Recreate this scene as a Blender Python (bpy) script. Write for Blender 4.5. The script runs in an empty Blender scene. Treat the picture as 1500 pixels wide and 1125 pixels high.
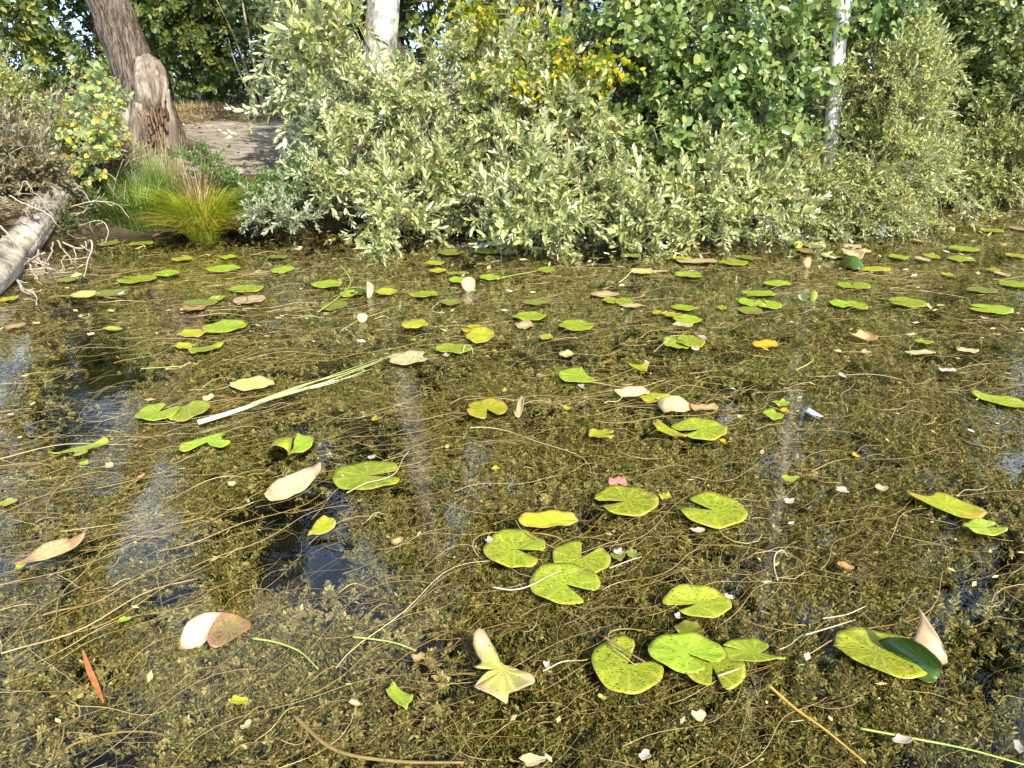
import bpy, math, random
import numpy as np
from mathutils import Vector

R = math.radians
rng = np.random.default_rng(11)
random.seed(11)
scene = bpy.context.scene
COL = scene.collection

# ------------------------------------------------------------------ camera
H, PITCH, F, CX, CY = 1.4, R(21.3), 1155.0, 750.0, 562.5
cam_d = bpy.data.cameras.new('camera')
cam_d.sensor_width = 36.0
cam_d.lens = 36.0 * F / 1500.0
cam_d.clip_end = 2000.0
cam_d.clip_start = 0.05
cam = bpy.data.objects.new('camera', cam_d)
COL.objects.link(cam)
cam.location = (0, 0, H)
cam.rotation_euler = (math.pi / 2 - PITCH, 0, 0)
scene.camera = cam

def ray(x, y):
    a, b = x - CX, CY - y
    return np.array([a, b * math.sin(PITCH) + F * math.cos(PITCH), b * math.cos(PITCH) - F * math.sin(PITCH)])
def P(x, y, z=0.0):
    d = ray(x, y)
    return np.array([0, 0, H]) + d * ((z - H) / d[2])
def D(x, y, Y):
    d = ray(x, y)
    return np.array([0, 0, H]) + d * (Y / d[1])
def S(p):                                       # metres covered by one photo pixel at the depth of p
    return (p[1] * math.cos(PITCH) + (H - p[2]) * math.sin(PITCH)) / F
def pix(p):
    p = np.asarray(p, float)
    X, Y, Z = p[..., 0], p[..., 1], p[..., 2] - H
    zc = Y * math.cos(PITCH) - Z * math.sin(PITCH)
    yc = Y * math.sin(PITCH) + Z * math.cos(PITCH)
    zc = np.maximum(zc, 1e-3)
    return CX + F * X / zc, CY - F * yc / zc

# ------------------------------------------------------------------ noise
def _h(i, j, s):
    n = np.sin(i * 127.1 + j * 311.7 + s * 74.7) * 43758.5453
    return n - np.floor(n)
def vnoise(x, y, s=0):
    x = np.asarray(x, float); y = np.asarray(y, float)
    i, j = np.floor(x), np.floor(y)
    u, v = x - i, y - j
    u, v = u * u * (3 - 2 * u), v * v * (3 - 2 * v)
    return (_h(i, j, s) * (1 - u) + _h(i + 1, j, s) * u) * (1 - v) + (_h(i, j + 1, s) * (1 - u) + _h(i + 1, j + 1, s) * u) * v
def fbm(x, y, s=0, o=4):
    t, a, w = 0, 0.5, 0
    for k in range(o):
        t = t + a * vnoise(np.asarray(x) * 2 ** k, np.asarray(y) * 2 ** k, s + k); w += a; a *= .5
    return t / w

# ------------------------------------------------------------------ mesh helpers
def mesh_np(name, V, quads=None, tris=None, mat=None, parent=None, smooth=False, uv=None, loc=None):
    V = np.asarray(V, np.float32).reshape(-1, 3)
    me = bpy.data.meshes.new(name)
    q = np.zeros((0, 4), np.int32) if quads is None or len(quads) == 0 else np.asarray(quads, np.int32).reshape(-1, 4)
    t = np.zeros((0, 3), np.int32) if tris is None or len(tris) == 0 else np.asarray(tris, np.int32).reshape(-1, 3)
    loops = np.concatenate([q.ravel(), t.ravel()]).astype(np.int32)
    starts = np.concatenate([np.arange(len(q)) * 4, len(q) * 4 + np.arange(len(t)) * 3]).astype(np.int32)
    me.vertices.add(len(V)); me.vertices.foreach_set('co', V.ravel())
    me.loops.add(len(loops)); me.loops.foreach_set('vertex_index', loops)
    me.polygons.add(len(starts)); me.polygons.foreach_set('loop_start', starts)
    if smooth:
        me.polygons.foreach_set('use_smooth', np.ones(len(starts), bool))
    if uv is not None:
        l = me.uv_layers.new(name='UVMap')
        l.data.foreach_set('uv', np.asarray(uv, np.float32)[loops].ravel())
    me.update(calc_edges=True)
    me.validate()
    if mat is not None:
        for m in (mat if isinstance(mat, (list, tuple)) else [mat]):
            me.materials.append(m)
    o = bpy.data.objects.new(name, me)
    COL.objects.link(o)
    if parent is not None: o.parent = parent
    if loc is not None: o.location = loc
    return o

def tag(o, label=None, cat=None, group=None, kind=None):
    if label: o['label'] = label
    if cat: o['category'] = cat
    if group: o['group'] = group
    if kind: o['kind'] = kind
    return o
def thing(name, label, cat, loc=(0, 0, 0), group=None):
    o = bpy.data.objects.new(name, None)
    o.empty_display_size = 0.1
    COL.objects.link(o)
    o.location = [float(v) for v in loc]
    return tag(o, label, cat, group)

class MB:
    """collects geometry for ONE mesh"""
    def __init__(s): s.V = []; s.Q = []; s.T = []; s.qm = []; s.tm = []; s.n = 0
    def add(s, V, Q=None, T=None, mi=0):
        V = np.asarray(V, float).reshape(-1, 3)
        s.V.append(V)
        if Q is not None and len(Q): s.Q.append(np.asarray(Q, int).reshape(-1, 4) + s.n); s.qm.append(np.full(len(s.Q[-1]), mi))
        if T is not None and len(T): s.T.append(np.asarray(T, int).reshape(-1, 3) + s.n); s.tm.append(np.full(len(s.T[-1]), mi))
        s.n += len(V); return s
    def build(s, name, mat, parent=None, smooth=False, origin=None):
        V = np.concatenate(s.V)
        if origin is not None: V = V - np.asarray(origin)
        o = mesh_np(name, V, np.concatenate(s.Q) if s.Q else None, np.concatenate(s.T) if s.T else None, mat, parent, smooth)
        if isinstance(mat, (list, tuple)):
            mi = np.concatenate(s.qm + s.tm).astype(np.int32)
            if len(mi) == len(o.data.polygons): o.data.polygons.foreach_set('material_index', mi)
        return o
    def join(s, b, mi=0):
        n0 = 0
        for v, q in zip(b.V, b.Q): s.add(v, q - n0, None, mi); n0 += len(v)

def norm(v):
    v = np.asarray(v, float)
    return v / np.maximum(np.linalg.norm(v, axis=-1, keepdims=True), 1e-9)

def smooth_path(pts, n):
    pts = np.asarray(pts, float)
    if len(pts) == 2: return pts[0] + (pts[1] - pts[0]) * np.linspace(0, 1, n)[:, None]
    P_ = np.vstack([2 * pts[0] - pts[1], pts, 2 * pts[-1] - pts[-2]])
    out = []
    for t in np.linspace(0, len(pts) - 1 - 1e-6, n):
        i = int(t); u = t - i
        a, b, c, d = P_[i:i + 4]
        out.append(.5 * (2 * b + (c - a) * u + (2 * a - 5 * b + 4 * c - d) * u * u + (3 * b - a - 3 * c + d) * u ** 3))
    return np.array(out)

def tube(pts, rad, seg=8, rough=0.0, seed=0, cap=True, ridge=0.0):
    pts = np.asarray(pts, float); n = len(pts)
    rad = np.interp(np.linspace(0, 1, n), np.linspace(0, 1, len(np.atleast_1d(rad))), np.atleast_1d(rad))
    tan = norm(np.gradient(pts, axis=0))
    ref = np.array([0.31, -0.9, 0.3]) if abs(tan[0][2]) > .6 else np.array([0, 0, 1.0])
    x = norm(np.cross(tan[0], ref)); X = []
    for k in range(n):
        x = norm(x - tan[k] * np.dot(x, tan[k])); X.append(x)
    X = np.array(X); Yv = np.cross(tan, X)
    a = np.linspace(0, 2 * math.pi, seg, endpoint=False)
    r = rad[:, None] * np.ones(seg)
    if rough:
        L = np.concatenate([[0], np.cumsum(np.linalg.norm(np.diff(pts, axis=0), axis=1))])
        r = r * (1 + rough * (fbm(np.cos(a)[None] * 1.6 + seed * 7 + 9 + 0 * L[:, None], np.sin(a)[None] * 1.6 + L[:, None] * .9 + 9, seed) - .5) * 2)
    if ridge:                                       # furrows running along the stem
        L = np.concatenate([[0], np.cumsum(np.linalg.norm(np.diff(pts, axis=0), axis=1))])
        q_ = fbm(np.cos(a)[None] * 5 + 31 + .0 * L[:, None], np.sin(a)[None] * 5 + L[:, None] * 1.6 + 17, seed + 5, 3)
        r = r * (1 + ridge * (1 - 2.6 * np.abs(q_ - .5) * 2))
    V = pts[:, None] + r[..., None] * (np.cos(a)[None, :, None] * X[:, None] + np.sin(a)[None, :, None] * Yv[:, None])
    i = np.arange(n - 1)[:, None] * seg; j = np.arange(seg)[None]; j2 = (j + 1) % seg
    Q = np.stack([i + j, i + j2, i + seg + j2, i + seg + j], -1).reshape(-1, 4)
    V = V.reshape(-1, 3); T = []
    if cap:
        V = np.vstack([V, pts[0], pts[-1]])
        m = n * seg
        for k in range(seg):
            T.append((m, (k + 1) % seg, k)); T.append((m + 1, (n - 1) * seg + k, (n - 1) * seg + (k + 1) % seg))
    return V, Q, np.array(T, int).reshape(-1, 3)

def many_tubes(paths, rads, seg=3):
    """paths (N,K,3), rads (N,K): many thin tubes, vectorised"""
    paths = np.asarray(paths, float); N, K, _ = paths.shape
    tan = norm(np.gradient(paths, axis=1))
    ref = np.where(np.abs(tan[..., 2:3]) > .8, np.array([1.0, 0, 0]), np.array([0, 0, 1.0]))
    X = norm(np.cross(tan, ref)); Yv = np.cross(tan, X)
    a = np.linspace(0, 2 * math.pi, seg, endpoint=False) + .5
    V = paths[:, :, None] + np.asarray(rads)[:, :, None, None] * (np.cos(a)[:, None] * X[:, :, None] + np.sin(a)[:, None] * Yv[:, :, None])
    b = (np.arange(N) * K * seg)[:, None, None]
    i = np.arange(K - 1)[None, :, None] * seg; j = np.arange(seg)[None, None]; j2 = (j + 1) % seg
    Q = np.stack(np.broadcast_arrays(b + i + j, b + i + j2, b + i + seg + j2, b + i + seg + j), -1).reshape(-1, 4)
    return V.reshape(-1, 3), Q

def ribbons(paths, widths, nrm=None):
    """paths (N,K,3), widths (N,K): flat blades with a slight keel"""
    paths = np.asarray(paths, float); N, K, _ = paths.shape
    tan = norm(np.gradient(paths, axis=1))
    up = np.array([0, 0, 1.0]) if nrm is None else nrm[:, None]
    s = norm(np.cross(tan, up) + 1e-6)
    w = np.asarray(widths)[..., None] * .5
    keel = np.cross(s, tan) * w * .35
    V = np.stack([paths - s * w + keel, paths, paths + s * w + keel], 2)
    b = (np.arange(N) * K * 3)[:, None, None]; i = np.arange(K - 1)[None, :, None] * 3; j = np.arange(2)[None, None]
    Q = np.stack(np.broadcast_arrays(b + i + j, b + i + j + 1, b + i + 3 + j + 1, b + i + 3 + j), -1).reshape(-1, 4)
    return V.reshape(-1, 3), Q

# ------------------------------------------------------------------ materials
class NT:
    def __init__(s, name):
        s.m = bpy.data.materials.new(name); s.m.use_nodes = True
        s.t = s.m.node_tree; s.t.nodes.clear()
        s.out = s.t.nodes.new('ShaderNodeOutputMaterial')
    def n(s, ty, **kw):
        d = s.t.nodes.new(ty)
        for k, v in kw.items():
            if k.startswith('i_'):
                key = k[2:]; key = int(key) if key.isdigit() else key.replace('_', ' ')
                if isinstance(v, bpy.types.NodeSocket): s.t.links.new(v, d.inputs[key])
                else: d.inputs[key].default_value = v
            else: setattr(d, k, v)
        return d
    def math(s, op, a, b=0.0, c=None, clamp=False):
        d = s.n('ShaderNodeMath', operation=op, i_0=a, i_1=b); d.use_clamp = clamp
        if c is not None:
            if isinstance(c, bpy.types.NodeSocket): s.t.links.new(c, d.inputs[2])
            else: d.inputs[2].default_value = c
        return d.outputs[0]
    def mix(s, f, a, b):
        d = s.n('ShaderNodeMix', data_type='RGBA')
        for idx, v in ((0, f), (6, a), (7, b)):
            if isinstance(v, bpy.types.NodeSocket): s.t.links.new(v, d.inputs[idx])
            else: d.inputs[idx].default_value = (*v, 1) if idx > 0 and len(v) == 3 else v
        return d.outputs[2]
    def ramp(s, f, stops, interp='LINEAR'):
        d = s.n('ShaderNodeValToRGB'); d.color_ramp.interpolation = interp
        e = d.color_ramp.elements
        while len(e) > 1: e.remove(e[-1])
        e[0].position = stops[0][0]; e[0].color = (*stops[0][1], 1)
        for p, c in stops[1:]:
            x = e.new(p); x.color = (*c, 1)
        s.t.links.new(f, d.inputs[0]); return d.outputs[0]
    def noise(s, vec, scale, detail=4, rough=.6):
        d = s.n('ShaderNodeTexNoise', i_Scale=scale, i_Detail=detail, i_Roughness=rough)
        s.t.links.new(vec, d.inputs['Vector']); return d.outputs['Fac']
    def mapping(s, vec, scale=(1, 1, 1), rot=(0, 0, 0), loc=(0, 0, 0)):
        d = s.n('ShaderNodeMapping', i_Scale=scale, i_Rotation=rot, i_Location=loc)
        s.t.links.new(vec, d.inputs['Vector']); return d.outputs[0]
    def bump(s, h, strength, dist=.01):
        d = s.n('ShaderNodeBump', i_Strength=strength, i_Distance=dist); s.t.links.new(h, d.inputs['Height']); return d.outputs[0]
    def done(s, sh):
        s.t.links.new(sh, s.out.inputs['Surface']); return s.m

def leaf_mat(name, stops, under=None, transl=.28, rough=.42, spec=.5):
    """each leaf (mesh island) its own hue out of the stops; paler underside"""
    t = NT(name)
    g = t.n('ShaderNodeNewGeometry')
    c = t.ramp(g.outputs['Random Per Island'], stops)
    if under: c = t.mix(t.math('MULTIPLY', g.outputs['Backfacing'], .8), c, under)
    p = t.n('ShaderNodeBsdfPrincipled', i_Base_Color=c, i_Roughness=rough, i_Specular_IOR_Level=spec)
    hs = t.n('ShaderNodeHueSaturation', i_Hue=.485, i_Saturation=1.25, i_Value=1.35, i_Color=c)
    tr = t.n('ShaderNodeBsdfTranslucent', i_Color=hs.outputs[0])
    mx = t.n('ShaderNodeMixShader', i_0=transl, i_1=p.outputs[0], i_2=tr.outputs[0])
    return t.done(mx.outputs[0])

def bark_mat(name, dark, light, stretch=(30, 30, 3), scale=1.0, bump=.8, extra=None, rough=.85):
    t = NT(name)
    co = t.n('ShaderNodeTexCoord').outputs['Object']
    f = t.noise(t.mapping(co, stretch), scale, 6, .65)
    f2 = t.noise(co, 3.0, 4)
    c = t.ramp(f, [(.3, dark), (.62, light)])
    if extra: c = t.mix(t.ramp(f2, [(.5, (0, 0, 0)), (.62, (1, 1, 1))]), c, extra)
    p = t.n('ShaderNodeBsdfPrincipled', i_Base_Color=c, i_Roughness=rough, i_Specular_IOR_Level=.25, i_Normal=t.bump(f, bump, .02))
    return t.done(p.outputs[0])

def plain_mat(name, c1, c2, scale=20, rough=.6, spec=.3, island=False):
    t = NT(name)
    if island: f = t.n('ShaderNodeNewGeometry').outputs['Random Per Island']
    else: f = t.noise(t.n('ShaderNodeTexCoord').outputs['Object'], scale, 4)
    c = t.ramp(f, [(.3 if not island else 0, c1), (.7 if not island else 1, c2)])
    p = t.n('ShaderNodeBsdfPrincipled', i_Base_Color=c, i_Roughness=rough, i_Specular_IOR_Level=spec)
    return t.done(p.outputs[0])

def pad_mat(name, c1, c2, edge=None, slit=.5, vein=.5, wet=0.35, transl=.15, edge_at=.75, spots=0.0, under=(.33, .25, .1)):
    """UV holds the leaf's own flat coordinates, petiole at 0,0"""
    t = NT(name)
    uvn = t.n('ShaderNodeUVMap'); uv = uvn.outputs[0]
    oi = t.n('ShaderNodeObjectInfo')
    rnd = oi.outputs['Random']
    off = t.n('ShaderNodeCombineXYZ', i_0=t.math('MULTIPLY', rnd, 91.0), i_1=t.math('MULTIPLY', rnd, 37.0))
    uvo = t.n('ShaderNodeVectorMath', operation='ADD', i_0=uv, i_1=off.outputs[0]).outputs[0]
    n1 = t.noise(uvo, 1.6, 5, .6)
    c = t.mix(t.ramp(n1, [(.3, (0, 0, 0)), (.7, (1, 1, 1))]), c1, c2)
    bright = t.math('MULTIPLY_ADD', rnd, .5, .78)
    c = t.n('ShaderNodeHueSaturation', i_Value=bright, i_Hue=t.math('MULTIPLY_ADD', rnd, .03, .485), i_Color=c).outputs[0]
    sp = t.n('ShaderNodeSeparateXYZ', i_0=uv)
    ang = t.math('ARCTAN2', sp.outputs[1], sp.outputs[0])
    rad = t.n('ShaderNodeVectorMath', operation='LENGTH', i_0=uv).outputs['Value']
    wob = t.math('MULTIPLY_ADD', t.noise(uvo, 3.0, 2), 2.4, t.math('MULTIPLY', ang, 5.5))
    vs = t.math('POWER', t.math('ABSOLUTE', t.math('SINE', wob)), 14.0)
    if vein: c = t.mix(t.math('MULTIPLY', vs, .6 * vein), c, tuple(min(1, v * 1.6 + .05) for v in c2))
    if edge:
        e = t.math('MULTIPLY_ADD', t.noise(uvo, 2.5, 5), .9, rad)
        c = t.mix(t.math('SMOOTHSTEP' if False else 'MULTIPLY', t.math('SUBTRACT', e, edge_at + .2, clamp=True), 3.0, clamp=True), c, edge)
    if spots:
        v = t.noise(uvo, 14, 3)
        c = t.mix(t.math('MULTIPLY', t.math('GREATER_THAN', v, .64), spots), c, (.07, .06, .015))
    if slit:
        m = None
        for k, (rot, sc, o) in enumerate(((.4, (5, 24, 1), 0), (-.9, (6, 28, 1), 11), (1.5, (5, 24, 1), 23), (.0, (7, 26, 1), 37))):
            vo = t.n('ShaderNodeTexVoronoi', i_Scale=1.0, i_Vector=t.mapping(uvo, sc, (0, 0, rot), (o, o, 0)))
            q = t.math('LESS_THAN', vo.outputs['Distance'], .24)
            wc = t.n('ShaderNodeSeparateXYZ', i_0=vo.outputs['Color'])
            q = t.math('MULTIPLY', q, t.math('LESS_THAN', wc.outputs[0], .36 * slit))
            m = q if m is None else t.math('MAXIMUM', m, q)
        c = t.mix(m, c, (.022, .024, .006))
    geo = t.n('ShaderNodeNewGeometry')
    c = t.mix(geo.outputs['Backfacing'], c, under)
    bmp = t.bump(t.math('ADD', t.math('MULTIPLY', vs, .3), n1), .10, .01)
    p = t.n('ShaderNodeBsdfPrincipled', i_Base_Color=c, i_Roughness=wet, i_Specular_IOR_Level=.45, i_Normal=bmp)
    tr = t.n('ShaderNodeBsdfTranslucent', i_Color=c)
    mx = t.n('ShaderNodeMixShader', i_0=transl, i_1=p.outputs[0], i_2=tr.outputs[0])
    return t.done(mx.outputs[0])
# ------------------------------------------------------------------ light
SUN_AZ, SUN_EL = R(27), R(38)
sun_v = Vector((math.sin(SUN_AZ) * math.cos(SUN_EL), -math.cos(SUN_AZ) * math.cos(SUN_EL), math.sin(SUN_EL)))
w = bpy.data.worlds.new('World'); scene.world = w; w.use_nodes = True
nt = w.node_tree; nt.nodes.clear()
sky = nt.nodes.new('ShaderNodeTexSky'); sky.sky_type = 'NISHITA'; sky.sun_disc = False
sky.dust_density = 5.0; sky.sun_elevation = SUN_EL; sky.sun_rotation = math.atan2(sun_v.x, sun_v.y)
bg = nt.nodes.new('ShaderNodeBackground'); bg.inputs[1].default_value = 0.08
wo = nt.nodes.new('ShaderNodeOutputWorld')
# blue-white cloud glow added low in the sky to brighten its water reflections
tc = nt.nodes.new('ShaderNodeTexCoord')
cn = nt.nodes.new('ShaderNodeTexNoise'); cn.inputs['Scale'].default_value = 3.2; cn.inputs['Detail'].default_value = 6; cn.inputs['Roughness'].default_value = .6
cm = nt.nodes.new('ShaderNodeMapping'); cm.inputs['Scale'].default_value = (1, 1, 2.2); cm.inputs['Location'].default_value = (3.1, .4, 0)
nt.links.new(tc.outputs['Generated'], cm.inputs[0]); nt.links.new(cm.outputs[0], cn.inputs['Vector'])
sx = nt.nodes.new('ShaderNodeSeparateXYZ'); nt.links.new(tc.outputs['Generated'], sx.inputs[0])
band = nt.nodes.new('ShaderNodeMapRange'); band.inputs[1].default_value = .72; band.inputs[2].default_value = .50; nt.links.new(sx.outputs[2], band.inputs[0])
cl = nt.nodes.new('ShaderNodeMapRange'); cl.inputs[1].default_value = .30; cl.inputs[2].default_value = .52; nt.links.new(cn.outputs['Fac'], cl.inputs[0])
ml = nt.nodes.new('ShaderNodeMath'); ml.operation = 'MULTIPLY'; nt.links.new(band.outputs[0], ml.inputs[0]); nt.links.new(cl.outputs[0], ml.inputs[1])
mixc = nt.nodes.new('ShaderNodeMix'); mixc.data_type = 'RGBA'; mixc.inputs[7].default_value = (10.5, 14.5, 21.0, 1)
nt.links.new(ml.outputs[0], mixc.inputs[0]); nt.links.new(sky.outputs[0], mixc.inputs[6]); nt.links.new(mixc.outputs[2], bg.inputs[0])
nt.links.new(bg.outputs[0], wo.inputs[0])
sl = bpy.data.lights.new('sun', 'SUN'); sl.energy = 5.0; sl.angle = R(.5); sl.color = (1.0, .94, .82)
so = bpy.data.objects.new('sun', sl); COL.objects.link(so)
so.rotation_euler = sun_v.to_track_quat('Z', 'Y').to_euler(); so.location = (6, -6, 9)
scene.view_settings.view_transform = 'Standard'; scene.view_settings.look = 'None'
scene.view_settings.exposure = 0.85
scene.cycles.max_bounces = 8; scene.cycles.transparent_max_bounces = 16
scene.cycles.sample_clamp_indirect = 6

# ------------------------------------------------------------------ terrain
_sh = np.array([P(x, y)[:2] for x, y in ((-500, 400), (-150, 392), (0, 380), (60, 362), (130, 345), (350, 343), (430, 338), (520, 333), (640, 328),
                                         (800, 322), (1000, 316), (1200, 310), (1340, 301), (1500, 297), (1800, 290), (2200, 285))])
def shore_y(X):
    return np.interp(X, _sh[:, 0], _sh[:, 1]) + (fbm(np.asarray(X) * 1.7 + 50, 0 * np.asarray(X), 3) - .5) * .35
def ground_z(X, Y):
    X = np.asarray(X, float); Y = np.asarray(Y, float)
    d = Y - shore_y(X)
    up = np.interp(d, [-30, -2.5, -1.0, -.15, 0, .25, .6, 1.3, 1.9, 3.2, 8, 12, 60, 300], [-.9, -.8, -.6, -.12, 0, .12, .24, .44, .53, .61, .72, .82, 1.0, 1.0])
    mound = .16 * np.exp(-((X + 4.5) / 1.2) ** 2 - ((Y - 9.3) / 1.1) ** 2)
    rough = (fbm(X * 1.3 + 20, Y * 1.3 + 20, 5) - .5) * .12 * np.clip(d, 0, 1)
    back = np.interp(Y, [-60, -14, -9], [1.4, 1.0, 0])          # the shore behind the camera
    return np.maximum(up + mound * np.clip(d * 2, 0, 1) + rough, -.9) + back
def G(X, Y): return float(ground_z(X, Y))

xs = np.concatenate([np.linspace(-300, -14, 24)[:-1], np.linspace(-14, 14, 281), np.linspace(14, 300, 24)[1:]])
ys = np.concatenate([np.linspace(-120, -4, 16)[:-1], np.linspace(-4, 5, 30)[:-1], np.linspace(5, 24, 230), np.linspace(24, 400, 26)[1:]])
gx, gy = np.meshgrid(xs, ys)
gz = ground_z(gx, gy)
nx, ny = len(xs), len(ys)
ii = (np.arange(ny - 1)[:, None] * nx + np.arange(nx - 1)[None]).ravel()
GQ = np.stack([ii, ii + 1, ii + nx + 1, ii + nx], -1)
t = NT('bank_earth')
geo = t.n('ShaderNodeNewGeometry'); pos = geo.outputs['Position']
zz = t.n('ShaderNodeSeparateXYZ', i_0=pos).outputs[2]
yy = t.n('ShaderNodeSeparateXYZ', i_0=pos).outputs[1]
na = t.noise(pos, 9, 6, .7); nb = t.noise(pos, 1.1, 4)
earth = t.ramp(na, [(.3, (.045, .03, .017)), (.55, (.10, .075, .042)), (.75, (.20, .155, .09))])
dry = t.ramp(na, [(.3, (.16, .12, .05)), (.7, (.36, .29, .13))])
c = t.mix(t.math('MULTIPLY', t.ramp(nb, [(.4, (0, 0, 0)), (.6, (1, 1, 1))]), t.math('MULTIPLY_ADD', yy, .1, -.9, clamp=True)), earth, dry)
c = t.mix(t.math('MULTIPLY_ADD', zz, -6.0, .7, clamp=True), c, (.022, .019, .009))
p = t.n('ShaderNodeBsdfPrincipled', i_Base_Color=c, i_Roughness=.9, i_Specular_IOR_Level=.15, i_Normal=t.bump(na, .8, .04))
M_earth = t.done(p.outputs[0])
tag(mesh_np('ground', np.stack([gx, gy, gz], -1), GQ, mat=M_earth, smooth=True), kind='structure')

# trodden sandy path along the bank
pxs = np.linspace(-6.0, 4.5, 240); pys = np.linspace(7.6, 17, 230)
qx, qy = np.meshgrid(pxs, pys)
d = qy - shore_y(qx)
edge = 1.05 + .5 * (fbm(qx * 1.4, qy * 1.4, 9) - .5)
far = 6.3 + .9 * (fbm(qx * .8 + 5, qy * .8, 12) - .5) - .25 * qx
lft = -4.5 + .5 * (qy - 9) * -.25 + .7 * (fbm(qx * 1.1, qy * 1.1, 15) - .5)
keep = (d > edge) & (d < far) & (qx > lft)
n_ = len(pxs); idx = (np.arange(len(pys) - 1)[:, None] * n_ + np.arange(n_ - 1)[None])
kq = keep[:-1, :-1] & keep[1:, :-1] & keep[:-1, 1:] & keep[1:, 1:]
idx = idx[kq]
gp = ground_z(qx, qy) + .007 + .018 * (fbm(qx * 6, qy * 6, 31) - .5) * 0
t = NT('trodden_sand')
pos = t.n('ShaderNodeNewGeometry').outputs['Position']
na = t.noise(pos, 5, 8, .72); nb = t.noise(t.mapping(pos, (.7, 3, 1)), 3, 6, .7)
c = t.ramp(na, [(.3, (.11, .09, .068)), (.5, (.29, .25, .195)), (.7, (.46, .405, .33))])
c = t.mix(t.ramp(nb, [(.60, (0, 0, 0)), (.68, (.7, .7, .7))]), c, (.13, .095, .06))
p = t.n('ShaderNodeBsdfPrincipled', i_Base_Color=c, i_Roughness=.95, i_Specular_IOR_Level=.1, i_Normal=t.bump(t.math('ADD', na, nb), .9, .05))
M_sand = t.done(p.outputs[0])
tag(mesh_np('path', np.stack([qx, qy, gp], -1), np.stack([idx, idx + 1, idx + n_ + 1, idx + n_], -1), mat=M_sand, smooth=True), kind='structure')

# ------------------------------------------------------------------ water
t = NT('pond_water')
pos = t.n('ShaderNodeNewGeometry').outputs['Position']
wn = t.math('ADD', t.math('MULTIPLY', t.noise(t.mapping(pos, (1, 1.0, 1)), 5.0, 3, .5), 1.0), t.math('MULTIPLY', t.noise(pos, 26.0, 2), .25))
bn = t.bump(wn, .22, .006)
bf = t.n('ShaderNodeNewGeometry').outputs['Backfacing']         # same reflectance from above and below (thin surface, no refraction)
fr = t.n('ShaderNodeFresnel', i_IOR=t.math('MULTIPLY_ADD', bf, 1 / 1.33 - 1.33, 1.33), i_Normal=bn)
gl = t.n('ShaderNodeBsdfGlossy', i_Roughness=.005, i_Normal=bn, i_Color=(1, 1, 1, 1))
tp = t.n('ShaderNodeBsdfTransparent', i_Color=(.90, .86, .70, 1))
mx = t.n('ShaderNodeMixShader', i_0=fr.outputs[0], i_1=tp.outputs[0], i_2=gl.outputs[0])
M_water = t.done(mx.outputs[0])
tag(mesh_np('water', [(-60, -20, 0), (60, -20, 0), (60, 14, 0), (-60, 14, 0)], [(0, 1, 2, 3)], mat=M_water), kind='structure')

# ------------------------------------------------------------------ water weed
HOLES = [(430, 800, 75, 62, 1.0), (440, 725, 75, 45, .95), (480, 640, 95, 42, .85), (400, 655, 40, 22, .7), (140, 525, 55, 80, .95), (95, 610, 60, 55, .75), (125, 455, 50, 28, .85), (1450, 870, 75, 90, .62),
         (1420, 970, 90, 60, .5), (1125, 668, 16, 10, .9), (60, 850, 50, 30, .5), (610, 735, 30, 30, .6), (350, 385, 60, 12, .4), (1480, 800, 30, 40, .6), (560, 690, 70, 30, .5),
         (835, 690, 130, 20, .35), (880, 950, 60, 20, .5), (640, 1020, 70, 18, .5), (760, 1030, 60, 20, .5), (120, 975, 45, 25, .7), (930, 910, 60, 14, .5), (330, 560, 60, 30, .35), (250, 790, 60, 20, .3), (1370, 420, 60, 25, .3),
         (850, 372, 60, 14, .9), (640, 345, 130, 16, .8), (300, 350, 160, 14, .6), (1200, 345, 60, 16, .6), (440, 345, 80, 14, .7)]
def openness(X, Y):
    px, py = pix(np.stack([X, Y, 0 * X], -1))
    o = np.zeros_like(X)
    wob = (fbm(X * 7 + 31, Y * 7, 21) - .5) * .9
    for hx, hy, rx, ry, s in HOLES:
        r = np.sqrt(((px - hx) / rx) ** 2 + ((py - hy) / ry) ** 2) + wob
        o = np.maximum(o, s * np.clip((1.25 - r) / .4, 0, 1))
    return o
def in_view_points(n, y0, y1, margin=1.06, falloff=0.0):
    Y = y0 + (y1 - y0) * rng.random(n); hw = (Y * .62 + .55) * margin
    wmax = y1 * .62 + .55
    X = (rng.random(n) * 2 - 1) * wmax * margin
    k = np.abs(X) < hw
    X, Y = X[k], Y[k]
    k = Y < shore_y(X) + .02
    return X[k], Y[k]

def weed_template(seed, L, whorls, leaf, per):
    g = np.random.default_rng(seed)
    a = g.uniform(-.9, .9)
    s = np.linspace(0, 1, whorls)
    th = a * s
    px_ = np.cumsum(np.cos(th)) * L / whorls; py_ = np.cumsum(np.sin(th)) * L / whorls
    pz_ = np.cumsum(g.normal(0, .25, whorls)) * L / whorls + .25 * L * s * g.uniform(0, 1)
    V, Q = [], []
    for k in range(whorls):
        for j in range(per):
            ph = 2 * math.pi * (j + .5 * (k % 2)) / per + g.uniform(-.3, .3)
            rad = np.array([-math.sin(th[k]) * math.cos(ph), math.cos(th[k]) * math.cos(ph), math.sin(ph)])
            ax = np.array([math.cos(th[k]), math.sin(th[k]), 0])
            d_ = norm(rad + ax * g.uniform(.2, .9)); l = leaf * g.uniform(.7, 1.25)
            s_ = norm(np.cross(d_, ax + g.normal(0, .5, 3))) * l * g.uniform(.10, .23)
            b = np.array([px_[k], py_[k], pz_[k]])
            n = len(V)
            V += [b, b + d_ * l * .5 + s_, b + d_ * l, b + d_ * l * .5 - s_]; Q.append((n, n + 1, n + 2, n + 3))
    return np.array(V) - [L * .45, 0, 0], np.array(Q)

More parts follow.
